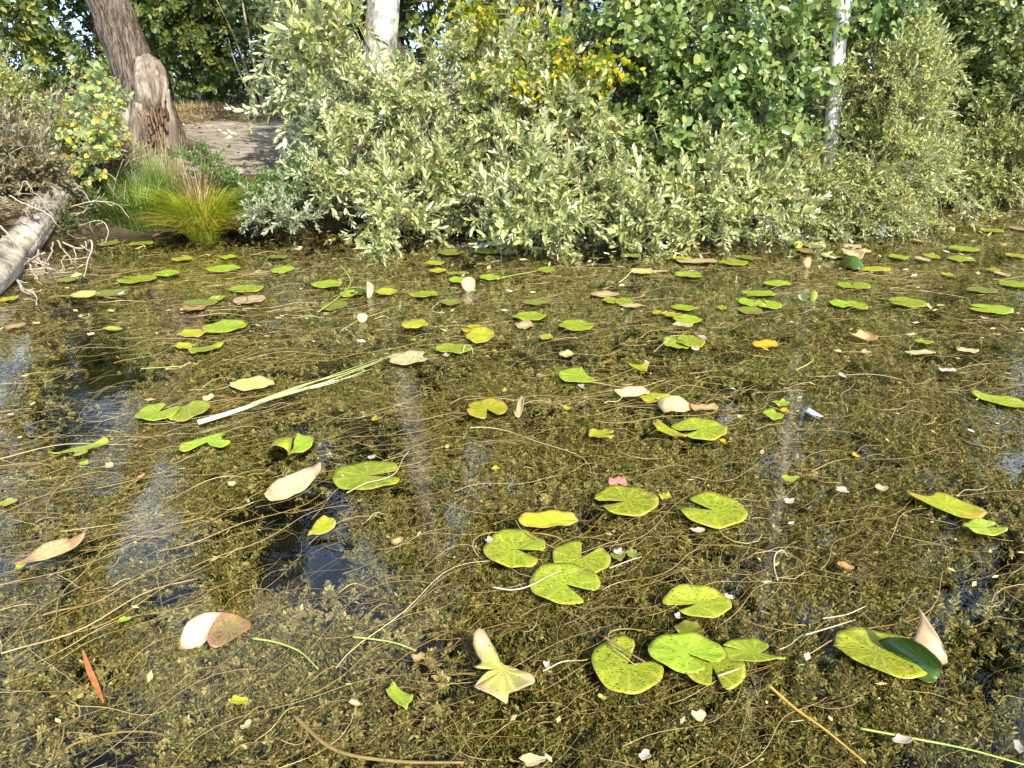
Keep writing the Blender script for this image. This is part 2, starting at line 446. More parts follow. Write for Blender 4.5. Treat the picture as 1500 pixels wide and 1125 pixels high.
def scatter_flat(mb, tmpl, X, Y, Z, yaw, sc, tilt=.25):
    k = rng.integers(0, len(tmpl), len(X))
    for i, (V, Q) in enumerate(tmpl):
        m = np.where(k == i)[0]
        if not len(m): continue
        n = len(m)
        cy, sy = np.cos(yaw[m]), np.sin(yaw[m])
        a, b = rng.normal(0, tilt, (2, n))
        v = V[None] * sc[m][:, None, None]
        x = v[..., 0] * cy[:, None] - v[..., 1] * sy[:, None]
        y = v[..., 0] * sy[:, None] + v[..., 1] * cy[:, None]
        z = v[..., 2] * .8 + a[:, None] * v[..., 0] + b[:, None] * v[..., 1]
        W = np.stack([x + X[m][:, None], y + Y[m][:, None], np.minimum(z + Z[m][:, None], -.001 + .006 * (rng.random(z.shape) ** 6))], -1)
        q = (Q[None] + (np.arange(n) * len(V))[:, None, None]).reshape(-1, 4)
        mb.add(W.reshape(-1, 3), q)

def flow(X, Y):
    return .38 - .05 * X + (fbm(X * .55 + 3, Y * .55 + 8, 41, 2) - .5) * 2.6

near_t = [weed_template(i, .11, 11, .015, 5) for i in range(8)]
far_t = [weed_template(50 + i, .17, 10, .024, 4) for i in range(6)]
mb = MB()
for tm, n, y0, y1, dz, s0 in ((near_t, 30000, .95, 3.6, .07, .95), (far_t, 34000, 3.4, 10.2, .06, 1.0)):
    X, Y = in_view_points(n, y0, y1)
    o = openness(X, Y)
    dens = fbm(X * 4.2 + 7, Y * 4.2 + 2, 17, 4)
    k = rng.random(len(X)) > o * 1.0 + np.clip((.51 - dens) * 6, 0, .95)
    X, Y, o, dens = X[k], Y[k], o[k], dens[k]
    Z = -.012 - dz * rng.random(len(X)) ** 1.1 - .05 * o - .05 * np.clip((.52 - dens) * 5, 0, 1) - .015 * np.clip((Y - 5.2) / 2, 0, 1)
    yaw = flow(X, Y) + rng.normal(0, .9, len(X))
    scatter_flat(mb, tm, X, Y, Z, yaw, s0 * rng.uniform(.7, 1.35, len(X)))
# leafy shoot tips seen from above, in drifts just under the surface
def tip_template(seed, leaf):
    g = np.random.default_rng(seed); V, Q = [], []
    for k in range(4):
        n = 6 - k % 2
        for j in range(n):
            a = 6.283 * (j + .5 * k) / n + g.normal(0, .2); el = .1 + .28 * k + g.normal(0, .15); l = leaf * (1.1 - .17 * k) * g.uniform(.75, 1.2)
            d_ = np.array([math.cos(a) * math.cos(el), math.sin(a) * math.cos(el), math.sin(el)]); s_ = norm(np.cross(d_, [g.normal(0, .3), g.normal(0, .3), 1.0])) * l * g.uniform(.16, .26)
            b = np.array([0, 0, k * leaf * .22 - leaf]); m = len(V)
            V += [b, b + d_ * l * .55 + s_, b + d_ * l, b + d_ * l * .55 - s_]; Q.append((m, m + 1, m + 2, m + 3))
    return np.array(V), np.array(Q)
mb2 = MB()
for leaf_, n, y0, y1 in ((.016, 32000, .95, 4.2), (.025, 26000, 4.0, 9.6)):
    tt_ = [tip_template(300 + i, leaf_) for i in range(8)]
    X, Y = in_view_points(n, y0, y1)
    dn = fbm(X * 3.4 + 17, Y * 3.4 + 32, 19, 4)
    k = (rng.random(len(X)) > openness(X, Y)) & (rng.random(len(X)) < np.clip((dn - .46) * 8, .03, 1))
    X, Y = X[k], Y[k]
    scatter_flat(mb2, tt_, X, Y, -.006 - .030 * rng.random(len(X)) ** 1.5, rng.random(len(X)) * 6.3, rng.uniform(.6, 1.35, len(X)), .35)
M_tip = leaf_mat('weed_tip_leaf', [(0, (.10, .096, .032)), (.4, (.225, .21, .08)), (.8, (.37, .34, .15)), (1, (.52, .48, .26))], transl=.2, rough=.45, spec=.4)
tag(mb2.build('weed_tips', M_tip), kind='stuff')
# a deeper layer that shows dark between the upper ones
X, Y = in_view_points(11000, .95, 10.2)
k = rng.random(len(X)) > openness(X, Y) * .8
X, Y = X[k], Y[k]
scatter_flat(mb, far_t, X, Y, -.10 - .14 * rng.random(len(X)), rng.random(len(X)) * 6.3, rng.uniform(.7, 1.3, len(X)))
M_weed = leaf_mat('water_weed_leaf', [(0, (.045, .045, .014)), (.3, (.11, .105, .033)), (.6, (.185, .17, .056)), (.85, (.29, .255, .095)), (.97, (.19, .25, .06)), (1, (.45, .41, .2))], transl=.2, rough=.5, spec=.3)
tag(mb.build('water_weed', M_weed), kind='stuff')

# weed bed under the fresh shoots, water's depth darkening put into its colour
wx = np.linspace(-7.2, 7.2, 300); wy = np.linspace(.7, 10.3, 210)
WX, WY = np.meshgrid(wx, wy)
wz = -.24 + .16 * (fbm(WX * 3.2 + 4, WY * 3.2, 90, 4) - .5) * 2 - .45 * openness(WX, WY)
wz = np.maximum(np.minimum(wz, -.045), ground_z(WX, WY) + .02)
kq = (WY < shore_y(WX) - .1)
i_ = (np.arange(209)[:, None] * 300 + np.arange(299)[None]); i_ = i_[kq[:-1, :-1] & kq[1:, 1:]]
t = NT('depth_dark_weed_bed')
pos = t.n('ShaderNodeNewGeometry').outputs['Position']
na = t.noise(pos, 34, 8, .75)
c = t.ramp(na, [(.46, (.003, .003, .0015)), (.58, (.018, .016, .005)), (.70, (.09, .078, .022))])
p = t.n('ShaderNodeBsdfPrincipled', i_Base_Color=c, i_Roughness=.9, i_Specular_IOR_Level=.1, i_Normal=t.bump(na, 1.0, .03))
tag(mesh_np('weed_bed', np.stack([WX, WY, wz], -1), np.stack([i_, i_ + 1, i_ + 301, i_ + 300], -1), mat=t.done(p.outputs[0]), smooth=True), kind='stuff')

# long dead stalks and grassy strands lying in the surface, combed by the current
def strands(n, y0, y1, lmin, lmax, wid, K=14):
    X, Y = in_view_points(n, y0, y1)
    o = openness(X, Y)
    cl = fbm(X * 1.6 + 70, Y * 1.6 + 5, 61, 3)
    k = (rng.random(len(X)) > o * .80) & (rng.random(len(X)) < np.clip((cl - .34) * 5.0, .5, 1))
    X, Y = X[k], Y[k]; N = len(X)
    L = lmin + (lmax - lmin) * rng.random(N) ** 2
    wild = rng.random(N) < .58
    a = flow(X, Y) + rng.normal(0, .30, N) + wild * rng.normal(0, 1.1, N)
    cur = rng.normal(0, 1.5, N) + wild * rng.normal(0, 5.0, N)
    pts = np.zeros((N, K, 3)); x, y = X - np.cos(a) * L * .5, Y - np.sin(a) * L * .5
    ph = rng.random(N) * 6.28; rise = (rng.random(N) < .07) * rng.random(N) * .02
    zb = np.where(rng.random(N) < .30, .002 + rng.random(N) * .004, -.014 * rng.random(N))
    for k_ in range(K):
        u = k_ / (K - 1)
        pts[:, k_, 0] = x; pts[:, k_, 1] = y
        pts[:, k_, 2] = zb + .006 * np.sin(ph + u * 7) + rise * np.sin(u * 3.14)
        aa = a * .55 + .45 * flow(x, y) * (~wild) + .45 * a * wild + cur * (u - .5) * (L * .8 + .25) + .30 * np.sin(ph + 8 * u)
        x = x + np.cos(aa) * L / (K - 1); y = y + np.sin(aa) * L / (K - 1)
    r = wid * np.exp(rng.normal(-.2, .5, N))[:, None] * np.linspace(1, .55, K)[None]
    return many_tubes(pts, r, 3)
mb = MB()
mb.add(*strands(4600, 1.0, 3.6, .10, .75, .0008))
mb.add(*strands(4600, 3.3, 6.2, .12, .7, .0011))
mb.add(*strands(1800, 5.8, 9.8, .15, .6, .0016))
M_str = leaf_mat('dead_strand', [(0, (.08, .045, .02)), (.3, (.20, .13, .05)), (.65, (.36, .26, .11)), (.9, (.52, .42, .20)), (1, (.66, .58, .36))], transl=.1, rough=.45, spec=.4)
tag(mb.build('floating_strands', M_str, smooth=True), kind='stuff')

# tiny fallen scraps
def scraps(n, y0, y1, bias):
    X, Y = in_view_points(n, y0, y1)
    k = rng.random(len(X)) < bias(X, Y)
    X, Y = X[k], Y[k]; N = len(X)
    a = rng.random(N) * 6.28; l = rng.uniform(.010, .030, N) * np.clip(Y / 4, .6, 1.5); wd = l * rng.uniform(.25, .6, N)
    u = np.stack([np.cos(a), np.sin(a), rng.normal(0, .15, N)], -1); v = np.stack([-np.sin(a), np.cos(a), rng.normal(0, .25, N)], -1)
    c_ = np.stack([X, Y, .008 + .006 * rng.random(N)], -1)
    q = np.stack([c_ - u * l[:, None], c_ - u * l[:, None] * .2 - v * wd[:, None], c_ + u * l[:, None], c_ + u * l[:, None] * .1 + v * wd[:, None]], 1)
    q[..., 2] = np.maximum(q[..., 2], .003)
    return q.reshape(-1, 3), np.arange(N * 4).reshape(-1, 4)
mb = MB()
mb.add(*scraps(1800, 1.0, 5.0, lambda X, Y: .16 + 0 * X))
mb.add(*scraps(1500, 4.6, 9.8, lambda X, Y: np.clip((Y - 5.2) * .35, .25, .9)))
M_scrap = leaf_mat('leaf_scrap', [(0, (.40, .28, .12)), (.4, (.58, .47, .22)), (.7, (.60, .56, .18)), (.9, (.75, .68, .5)), (1, (.85, .8, .7))], transl=.1)
tag(mb.build('floating_leaf_litter', M_scrap), kind='stuff')
# ------------------------------------------------------------------ foliage
def shoot(seed, L, n, leaf, width, ang=(75, 25), taper=.6, droop=0.0, start=.12, whorl=False):
    """a leafy shoot along +Z: every leaf is 6 vertices folded on its midrib"""
    g = np.random.default_rng(seed)
    V, Q = [], []
    bend = g.normal(0, .35, 2)
    def at(t_): return np.array([bend[0] * t_ * t_ * L * .5, bend[1] * t_ * t_ * L * .5, t_ * L])
    for k in range(n):
        t_ = start + (1 - start) * k / max(1, n - 1)
        b = at(t_); ax = norm(at(min(1, t_ + .02)) - at(t_ - .02))
        az = 2.4 * k + g.normal(0, .3)
        rad = np.array([math.cos(az), math.sin(az), 0]); rad = norm(rad - ax * np.dot(rad, ax))
        th = R(ang[0] + (ang[1] - ang[0]) * t_ + g.normal(0, 12))
        d_ = norm(ax * math.cos(th) + rad * math.sin(th) - np.array([0, 0, droop]))
        nn = norm(ax - d_ * np.dot(ax, d_) + g.normal(0, .25, 3)); s_ = norm(np.cross(d_, nn)); nn = np.cross(s_, d_)
        l = leaf * g.uniform(.7, 1.15) * (1 - (1 - taper) * abs(t_ - .45)); wv = l * width * g.uniform(.85, 1.15)
        curl = g.uniform(-.12, .12) * l
        m = len(V)
        V += [b, b + d_ * l * .30 + s_ * wv * .44 + nn * wv * .16, b + d_ * l * .72 + s_ * wv * .42 + nn * (wv * .16 + curl * .5),
              b + d_ * l + nn * curl, b + d_ * l * .72 - s_ * wv * .42 + nn * (wv * .16 + curl * .5), b + d_ * l * .30 - s_ * wv * .44 + nn * wv * .16]
        Q += [(m, m + 1, m + 2, m + 3), (m, m + 3, m + 4, m + 5)]
    tw = np.array([at(t_) for t_ in np.linspace(0, 1, 5)])
    return np.array(V), np.array(Q), tw

KINDS = {
    'willow': [shoot(100 + i, .27, 16, .094, .37, (80, 22)) for i in range(8)],
    'broad_willow': [shoot(120 + i, .34, 13, .14, .32, (70, 20)) for i in range(6)],
    'alder': [shoot(140 + i, .30, 11, .10, .66, (85, 45), droop=.35) for i in range(8)],
    'fine': [shoot(160 + i, .22, 18, .058, .36, (70, 20)) for i in range(8)],
    'birch': [shoot(180 + i, .34, 14, .068, .78, (80, 50), droop=-.5) for i in range(6)],
    'sapling': [shoot(200 + i, .20, 8, .085, .86, (85, 55)) for i in range(6)],
    'hedge': [shoot(220 + i, .50, 16, .15, .62, (85, 40), droop=.2) for i in range(6)],
    'herb': [shoot(240 + i, .24, 16, .075, .5, (85, 45)) for i in range(6)],
}

def rot_to(dirs, roll):
    z = norm(dirs)
    ref = np.where(np.abs(z[:, 2:3]) > .9, np.array([1.0, 0, 0]), np.array([0, 0, 1.0]))
    x = norm(np.cross(ref, z)); y = np.cross(z, x)
    c_, s_ = np.cos(roll)[:, None], np.sin(roll)[:, None]
    return np.stack([x * c_ + y * s_, -x * s_ + y * c_, z], 2)     # columns

def scatter_shoots(kind, pos, dirs, sc, twig_r=.0022):
    tm = KINDS[kind]; n = len(pos)
    Rm = rot_to(dirs, rng.random(n) * 6.28); k = rng.integers(0, len(tm), n)
    leaf, tw = MB(), MB()
    for i, (V, Q, T_) in enumerate(tm):
        m = np.where(k == i)[0]
        if not len(m): continue
        W = np.einsum('nij,vj->nvi', Rm[m], V) * sc[m][:, None, None] + pos[m][:, None]
        leaf.add(W.reshape(-1, 3), (Q[None] + (np.arange(len(m)) * len(V))[:, None, None]).reshape(-1, 4))
        Wt = np.einsum('nij,vj->nvi', Rm[m], T_) * sc[m][:, None, None] + pos[m][:, None]
        v, q = many_tubes(Wt, np.tile(np.linspace(twig_r, twig_r * .4, T_.shape[0]), (len(m), 1)), 3)
        tw.add(v, q)
    return leaf, tw

def curved(a, b, n, sag=0.0, wob=.06):
    a, b = np.asarray(a, float), np.asarray(b, float)
    u = np.linspace(0, 1, n)[:, None]; L = np.linalg.norm(b - a)
    off = rng.normal(0, wob * L, (2, 3))
    return a + (b - a) * u + np.sin(u * math.pi) * off[0] + np.sin(2 * u * math.pi) * off[1] * .5 + np.array([0, 0, 1]) * (np.sin(u * math.pi) * sag * L)

def in_blob(n, c_, r, shell=.45):
    v = norm(rng.normal(0, 1, (n, 3)))
    return c_ + v * r * (rng.random(n) ** shell)[:, None]

def plant(name, label, cat, base, blobs, kind, leaf_m, stem_m, n_stems=5, stem_r=.02, size=(.7, 1.35), up=.22, out=1.0, sun=.25, rnd=.62, sprays=0., droop=0., group=None,
          z_min=.09, clear=None, stem_name='stem', extra=None, twig_r=.0022):
    """blobs: (x, y, Y, half width px, half height px, half depth m, shoots) seen where they stand, or ('w', X, Y, Z, rx, ry, rz, shoots)"""
    base = np.asarray(base, float)
    root = thing(name, label, cat, base, group)
    leaf, tw = MB(), MB(); centres = []
    for bl in blobs:
        if bl[0] == 'w':
            c_ = np.array(bl[1:4], float); r = np.array(bl[4:7], float); n = bl[7]; kd = bl[8] if len(bl) > 8 else kind
        else:
            c_ = D(bl[0], bl[1], bl[2]); s_ = S(c_); r = np.array([bl[3] * s_, bl[5], bl[4] * s_]); n = bl[6]; kd = bl[7] if len(bl) > 7 else kind
        centres.append((c_, r))
        pos = in_blob(int(n * (.62 if kd == 'willow' and sprays else .9 if sprays else 1)), c_, r)
        if sprays:                                          # shoots stand in tufts with gaps between
            cen = in_blob(max(3, len(pos) // 7), c_, r)
            pos = cen[rng.integers(0, len(cen), len(pos))] + rng.normal(0, .075, pos.shape)
        # uneven outline: knock clumps out with noise
        f = fbm(pos[:, 0] * 2.3 + pos[:, 1] * 1.1 + 40, pos[:, 2] * 2.3 + 40 + pos[:, 1], 77, 2)
        pos = pos[f > .38]
        pos = pos[pos[:, 2] > np.maximum(z_min, ground_z(pos[:, 0], pos[:, 1]) + .03)]
        if clear is not None: pos = pos[clear(pos)]
        if not len(pos): continue
        rel = norm(pos - np.array([base[0], base[1], base[2] + .2]) )
        d_ = rel * out * .35 + norm((pos - c_) / r) * out * .4 + np.array([0, 0, up]) + np.array(sun_v) * sun + rng.normal(0, rnd, pos.shape) - np.array([0, 0, droop])
        l_, t_ = scatter_shoots(kd, pos, d_, rng.uniform(*size, len(pos)), twig_r)
        leaf.join(l_); tw.join(t_)
        # long loose sprays that arch out of the mass and droop
        if sprays:
            ns = max(2, int(n * sprays)); K = 9
            st = c_ + rng.normal(0, .33, (ns, 3)) * r
            dr = norm(rng.normal(0, .6, (ns, 3)) + np.array([0, -.45, .55])); L_ = rng.uniform(.35, .85, ns) * min(1.1, 2.2 * float(np.mean(r[[0, 2]])) + .2)
            dp = rng.uniform(.1, 1.0, ns); u = np.linspace(0, 1, K)[None, :, None]
            pt = st[:, None] + dr[:, None] * L_[:, None, None] * u + np.array([0, 0, -1.0]) * (dp * L_)[:, None, None] * u ** 2
            pt = np.maximum(pt, np.array([-99, -99, .035]))
            v, q = many_tubes(pt, np.tile(np.linspace(.0055, .002, K), (ns, 1)), 4); tw.add(v, q)
            tg = norm(np.gradient(pt, axis=1)); sel = pt[:, 2:].reshape(-1, 3); tgs = tg[:, 2:].reshape(-1, 3)
            sel = sel + rng.normal(0, .012, sel.shape)
            ok = sel[:, 2] > np.maximum(.03, ground_z(sel[:, 0], sel[:, 1]) + .02)
            sel, tgs = sel[ok], tgs[ok]
            l_, t_ = scatter_shoots(kd, sel, tgs + rng.normal(0, .42, tgs.shape), rng.uniform(.55, .95, len(sel)), twig_r * .8)
            leaf.join(l_); tw.join(t_)
        # limbs that carry the shoots
        pick = pos[rng.choice(len(pos), min(len(pos), max(4, n // (4 if kd == 'willow' else 9))), replace=False)]
        for p_ in pick:
            st = c_ + (rng.random(3) - .5) * r * .7 if rng.random() < .7 else base + (c_ - base) * rng.uniform(.3, .8)
            path = curved(st, p_, 6, .05)
            v, q, tt = tube(path, [.0065, .003], 4, cap=False); tw.add(v, q)
    leaf.build('foliage', leaf_m, root, origin=base)
    tw.build('twigs', stem_m, root, origin=base)
    for k in range(n_stems):
        c_, r = centres[k % len(centres)]
        tgt = c_ + rng.normal(0, .35, 3) * r
        st = base + np.array([rng.normal(0, .10), rng.normal(0, .08), -.10]) if n_stems > 1 else base + np.array([0, 0, -.1])
        tgt[2] = max(tgt[2], st[2] + .25)
        v, q, tt = tube(curved(st, tgt, 12, .12, .05), [stem_r * rng.uniform(.8, 1.2), stem_r * .35], 7, .15, k)
        MB().add(v, q, tt).build(stem_name, stem_m, root, smooth=True, origin=base)
    return root

M_willow = leaf_mat('grey_willow_leaf', [(0, (.10, .135, .028)), (.35, (.23, .275, .075)), (.7, (.38, .41, .145)), (.93, (.54, .53, .23)), (1, (.48, .38, .10))], under=(.54, .56, .33), rough=.30, spec=.9, transl=.18)
M_bluewillow = leaf_mat('dusty_willow_leaf', [(0, (.15, .19, .08)), (.5, (.26, .30, .15)), (1, (.40, .42, .24))], under=(.42, .46, .34), rough=.4)
M_green = leaf_mat('green_leaf', [(0, (.06, .105, .022)), (.4, (.125, .20, .042)), (.8, (.23, .31, .08)), (1, (.40, .42, .13))], under=(.18, .24, .12), rough=.33, spec=.6)
M_fine = leaf_mat('small_willow_leaf', [(0, (.13, .16, .034)), (.5, (.29, .325, .085)), (.9, (.48, .48, .17)), (1, (.46, .36, .08))], under=(.42, .45, .24), rough=.36, transl=.2)
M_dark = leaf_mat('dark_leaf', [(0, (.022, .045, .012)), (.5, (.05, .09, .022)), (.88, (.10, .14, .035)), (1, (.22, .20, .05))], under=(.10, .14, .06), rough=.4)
M_hedge = leaf_mat('hedge_leaf', [(0, (.04, .075, .018)), (.45, (.10, .155, .035)), (.8, (.20, .25, .055)), (.95, (.30, .28, .05)), (1, (.42, .34, .04))], under=(.15, .19, .08))
M_mid = leaf_mat('mid_green_leaf', [(0, (.07, .10, .022)), (.4, (.14, .19, .045)), (.8, (.25, .30, .09)), (1, (.38, .36, .11))], under=(.28, .32, .17), rough=.36, spec=.6)
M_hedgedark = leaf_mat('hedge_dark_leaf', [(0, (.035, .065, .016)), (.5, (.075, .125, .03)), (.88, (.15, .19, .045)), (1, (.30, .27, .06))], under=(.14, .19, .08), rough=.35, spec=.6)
M_yellow = leaf_mat('autumn_birch_leaf', [(0, (.13, .20, .03)), (.45, (.24, .32, .05)), (.7, (.42, .44, .06)), (.88, (.66, .54, .04)), (1, (.74, .50, .03))], rough=.45, transl=.4)
M_sap = leaf_mat('sapling_leaf', [(0, (.16, .25, .08)), (.4, (.28, .36, .13)), (.75, (.40, .44, .14)), (.9, (.58, .46, .05)), (1, (.58, .36, .03))], under=(.42, .5, .28), rough=.45, transl=.35)
M_dry = leaf_mat('dry_bank_leaf', [(0, (.08, .065, .03)), (.5, (.17, .14, .06)), (.8, (.27, .25, .12)), (1, (.36, .33, .18))], under=(.3, .3, .2))
M_herb = leaf_mat('herb_leaf', [(0, (.05, .11, .025)), (.6, (.10, .19, .04)), (1, (.18, .26, .06))], under=(.15, .22, .08))
M_twig = bark_mat('grey_brown_twig', (.10, .08, .05), (.34, .28, .19), (30, 30, 30), 1, .3)
M_darkbark = bark_mat('dark_bark', (.025, .02, .015), (.10, .08, .06), (25, 25, 4))

B = lambda x, y, z=None: (lambda p_: np.array([p_[0], p_[1], max(0., G(p_[0], p_[1]))]))(P(x, y, 0))
def BY(x, Y):                               # ground point seen at photo column x and depth Y
    X = 0.0
    for _ in range(6):
        zz_ = G(X, Y); yc = Y * math.cos(PITCH) - (zz_ - H) * math.sin(PITCH)
        X = (x - CX) / F * yc
    return np.array([X, Y, G(X, Y)])

# --- the willow thicket in front
plant('willow_shrub', 'grey-green willow shrub beside the sandy path, its tips trailing in the pond', 'shrub', BY(600, 8.1),
      [(476, 80, 8.7, 42, 75, .45, 130, 'broad_willow'), (446, 25, 9.0, 38, 45, .4, 70, 'broad_willow'), (565, 170, 8.4, 80, 60, .5, 160), (640, 90, 8.5, 30, 60, .4, 60), (640, 200, 8.0, 80, 90, .5, 190), (545, 215, 8.0, 70, 60, .4, 130),
       (600, 285, 7.5, 85, 42, .35, 140), (500, 275, 7.6, 45, 36, .3, 80), (575, 335, 7.0, 42, 34, .25, 75), (575, 372, 6.75, 26, 12, .12, 22), (610, 230, 8.9, 90, 80, .4, 130), ('w', -1.9, 9.6, 3.0, .6, .6, .7, 70)],
      'willow', M_willow, M_twig, 8, .022, sun=.3, sprays=.075)
plant('willow_shrub', 'pale willow shrub whose middle stems stand in the water, below yellow birch leaves', 'shrub', BY(785, 7.9),
      [(715, 150, 8.3, 85, 95, .5, 210), (700, 75, 8.6, 60, 40, .4, 60), (760, 240, 8.8, 90, 70, .4, 130), (790, 150, 8.1, 75, 90, .5, 150), (740, 230, 7.7, 70, 55, .4, 120), (785, 285, 7.0, 52, 55, .3, 190), (785, 335, 6.7, 46, 34, .22, 110), (850, 215, 7.7, 55, 60, .4, 150), (870, 290, 7.3, 40, 50, .3, 80), (670, 230, 8.0, 50, 60, .3, 90),
       (700, 310, 7.4, 40, 40, .3, 70), ('w', .2, 9.3, 3.3, 1.1, .6, .8, 90)],
      'willow', M_willow, M_twig, 9, .02, sun=.3, sprays=.075)
plant('willow_shrub', 'low bright willow shrub leaning over the water in front of the green alder', 'shrub', BY(980, 7.9),
      [(930, 310, 7.1, 62, 45, .3, 140), (950, 345, 6.75, 30, 28, .15, 50), (1040, 285, 7.4, 75, 50, .4, 170), (1060, 325, 7.1, 72, 38, .3, 140), (1115, 295, 7.5, 50, 45, .35, 100), (880, 255, 7.6, 40, 45, .3, 60), (1010, 350, 6.85, 40, 18, .15, 40), (1000, 240, 7.8, 70, 45, .3, 90), (1090, 240, 7.8, 50, 40, .3, 70)],
      'willow', M_willow, M_twig, 7, .018, sun=.3, sprays=.085)
plant('alder_tree', 'green alder with round glossy leaves rising behind the low bright willow', 'tree', BY(970, 8.9),
      [(900, 130, 8.6, 80, 80, .5, 230), (990, 60, 8.7, 130, 75, .6, 400), (1080, 150, 8.2, 75, 90, .5, 270), (960, 190, 8.4, 100, 60, .5, 240), (1150, 70, 8.8, 70, 75, .5, 220), (1070, 205, 7.9, 75, 50, .35, 150), (920, 235, 8.2, 60, 40, .4, 120), (980, 250, 7.9, 70, 30, .3, 90), (1120, 190, 7.95, 40, 45, .3, 60), (1225, -12, 8.0, 50, 14, .2, 40), (1165, 130, 8.2, 26, 50, .25, 50), (1285, 40, 8.4, 30, 40, .3, 50),
       ('w', 2.0, 9.6, 3.2, 1.6, 1.0, .9, 420), ('w', 2.2, 9.8, 4.6, 1.5, 1.0, 1.0, 300), ('w', 2.2, 9.9, 5.8, 1.0, .8, .9, 160)],
      'alder', M_green, M_darkbark, 4, .045, up=.1, sun=.5, stem_name='trunk', sprays=.05)
plant('willow_shrub', 'dense small-leaved yellowish willow around the foot of the white birch trunk', 'shrub', BY(1240, 8.6),
      [(1135, 240, 8.0, 48, 65, .4, 360), (1160, 300, 7.55, 50, 40, .3, 250), (1275, 270, 7.9, 80, 55, .35, 620), (1290, 170, 8.3, 75, 100, .45, 760), (1330, 110, 8.7, 45, 75, .4, 280), (1212, 215, 8.8, 45, 60, .2, 190), (1258, 315, 7.55, 66, 26, .2, 260), (1272, 285, 7.9, 40, 34, .2, 150), (1160, 275, 7.8, 34, 40, .25, 150), (1285, 262, 7.75, 55, 46, .3, 300), (1320, 285, 7.9, 40, 26, .25, 130), (1290, 318, 7.7, 50, 10, .2, 90), (1330, 235, 8.2, 50, 60, .35, 320)],
      'fine', M_fine, M_twig, 8, .016, sun=.3, sprays=.06)
plant('shade_tree', 'dark green tree with bare forked stems beyond the small-leaved willow', 'tree', BY(1395, 10.6),
      [(1450, 60, 10.6, 80, 80, .7, 560), (1460, 160, 10.4, 75, 60, .5, 420), (1400, 40, 10.8, 60, 60, .6, 330), (1500, 110, 10.0, 50, 80, .5, 340), (1400, 215, 10.3, 60, 45, .4, 230), (1350, 60, 11, 50, 70, .5, 240), (1430, 110, 10.0, 60, 60, .4, 260), (1490, 30, 10.0, 50, 50, .4, 220), (1480, 210, 9.9, 40, 40, .3, 160),
       ('w', 6.3, 11.2, 3.4, 1.7, 1.2, 1.0, 420), ('w', 6.2, 11.4, 5.0, 1.7, 1.2, 1.2, 360), ('w', 6.0, 11.4, 6.6, 1.4, 1.0, 1.0, 220)],
      'alder', M_mid, M_darkbark, 5, .055, up=.15, sun=.4, stem_name='trunk', size=(.5, .95), sprays=.05)
plant('willow_shrub', 'low olive willow bush on the waterline under the dark green tree', 'shrub', BY(1440, 9.8),
      [(1465, 235, 9.4, 60, 50, .4, 420), (1400, 255, 9.5, 60, 38, .35, 330), (1490, 180, 9.6, 45, 50, .35, 220), (1475, 280, 9.2, 50, 18, .2, 140), (1370, 275, 9.3, 50, 24, .25, 170)],
      'fine', M_fine, M_twig, 6, .014, sun=.3, sprays=.06)

# --- trees with pale trunks
def trunk_tree(name, label, path, rad, mat, kind, leaf_m, blobs, seg=14, rough=.12, droop=0., up=.3, limb_m=None, limbs=6, sun=.3):
    base = np.asarray(path[0], float)
    root = thing(name, label, 'tree', base)
    sp = smooth_path(path, 40)
    v, q, tt = tube(sp, rad, seg, rough, len(name))
    MB().add(v, q, tt).build('trunk', mat, root, smooth=True, origin=base)
    leaf, tw = MB(), MB()
    for bl in blobs:
        c_ = np.array(bl[1:4], float) if bl[0] == 'w' else D(*bl[:3])
        r = np.array(bl[4:7], float) if bl[0] == 'w' else np.array([bl[3] * S(c_), bl[5], bl[4] * S(c_)])
        n = bl[7] if bl[0] == 'w' else bl[6]
        pos = in_blob(n, c_, r); pos = pos[fbm(pos[:, 0] * 2 + 9, pos[:, 2] * 2 + pos[:, 1], 5, 2) > .40]
        d_ = norm(pos - c_) * .7 + np.array([0, 0, up - droop]) + np.array(sun_v) * sun + rng.normal(0, .35, pos.shape)
        l_, t_ = scatter_shoots(kind, pos, d_, rng.uniform(.8, 1.3, len(pos)))
        for a_, b_ in ((leaf, l_), (tw, t_)):
            n0 = 0
            for v, q in zip(b_.V, b_.Q): a_.add(v, q - n0); n0 += len(v)
        for p_ in pos[rng.choice(len(pos), min(len(pos), max(3, n // 9)), replace=False)]:
            v, q, _ = tube(curved(c_ + rng.normal(0, .2, 3) * r, p_, 6, .05), [.007, .003], 4, cap=False); tw.add(v, q)
        k = int(np.argmin(np.abs(sp[:, 2] - (c_[2] - .25)))); 
        v, q, tt = tube(curved(sp[k], c_, 9, .1, .04), [rad[-1] * .6 + .012, .010], 6, .1)
        MB().add(v, q, tt).build('limb', limb_m or mat, root, smooth=True, origin=base)
    leaf.build('foliage', leaf_m, root, origin=base)
    tw.build('twigs', limb_m or M_twig, root, origin=base)
    return root

t = NT('birch_bark')
co = t.n('ShaderNodeTexCoord').outputs['Object']
f = t.noise(t.mapping(co, (4, 4, 26)), 1.0, 5, .7); f2 = t.noise(t.mapping(co, (7, 7, 9)), 1.0, 4, .6)
c = t.mix(t.ramp(f, [(.58, (0, 0, 0)), (.68, (1, 1, 1))]), (.72, .70, .63), (.48, .45, .39))
c = t.mix(t.ramp(f2, [(.67, (0, 0, 0)), (.70, (1, 1, 1))]), c, (.08, .07, .06))
p = t.n('ShaderNodeBsdfPrincipled', i_Base_Color=c, i_Roughness=.6, i_Specular_IOR_Level=.3, i_Normal=t.bump(f, .3, .01))
M_birch = t.done(p.outputs[0])
t = NT('lichen_bark')
co = t.n('ShaderNodeTexCoord').outputs['Object']
f = t.noise(t.mapping(co, (14, 14, 4)), 1.0, 6, .7); f2 = t.noise(co, 6.0, 5, .65)
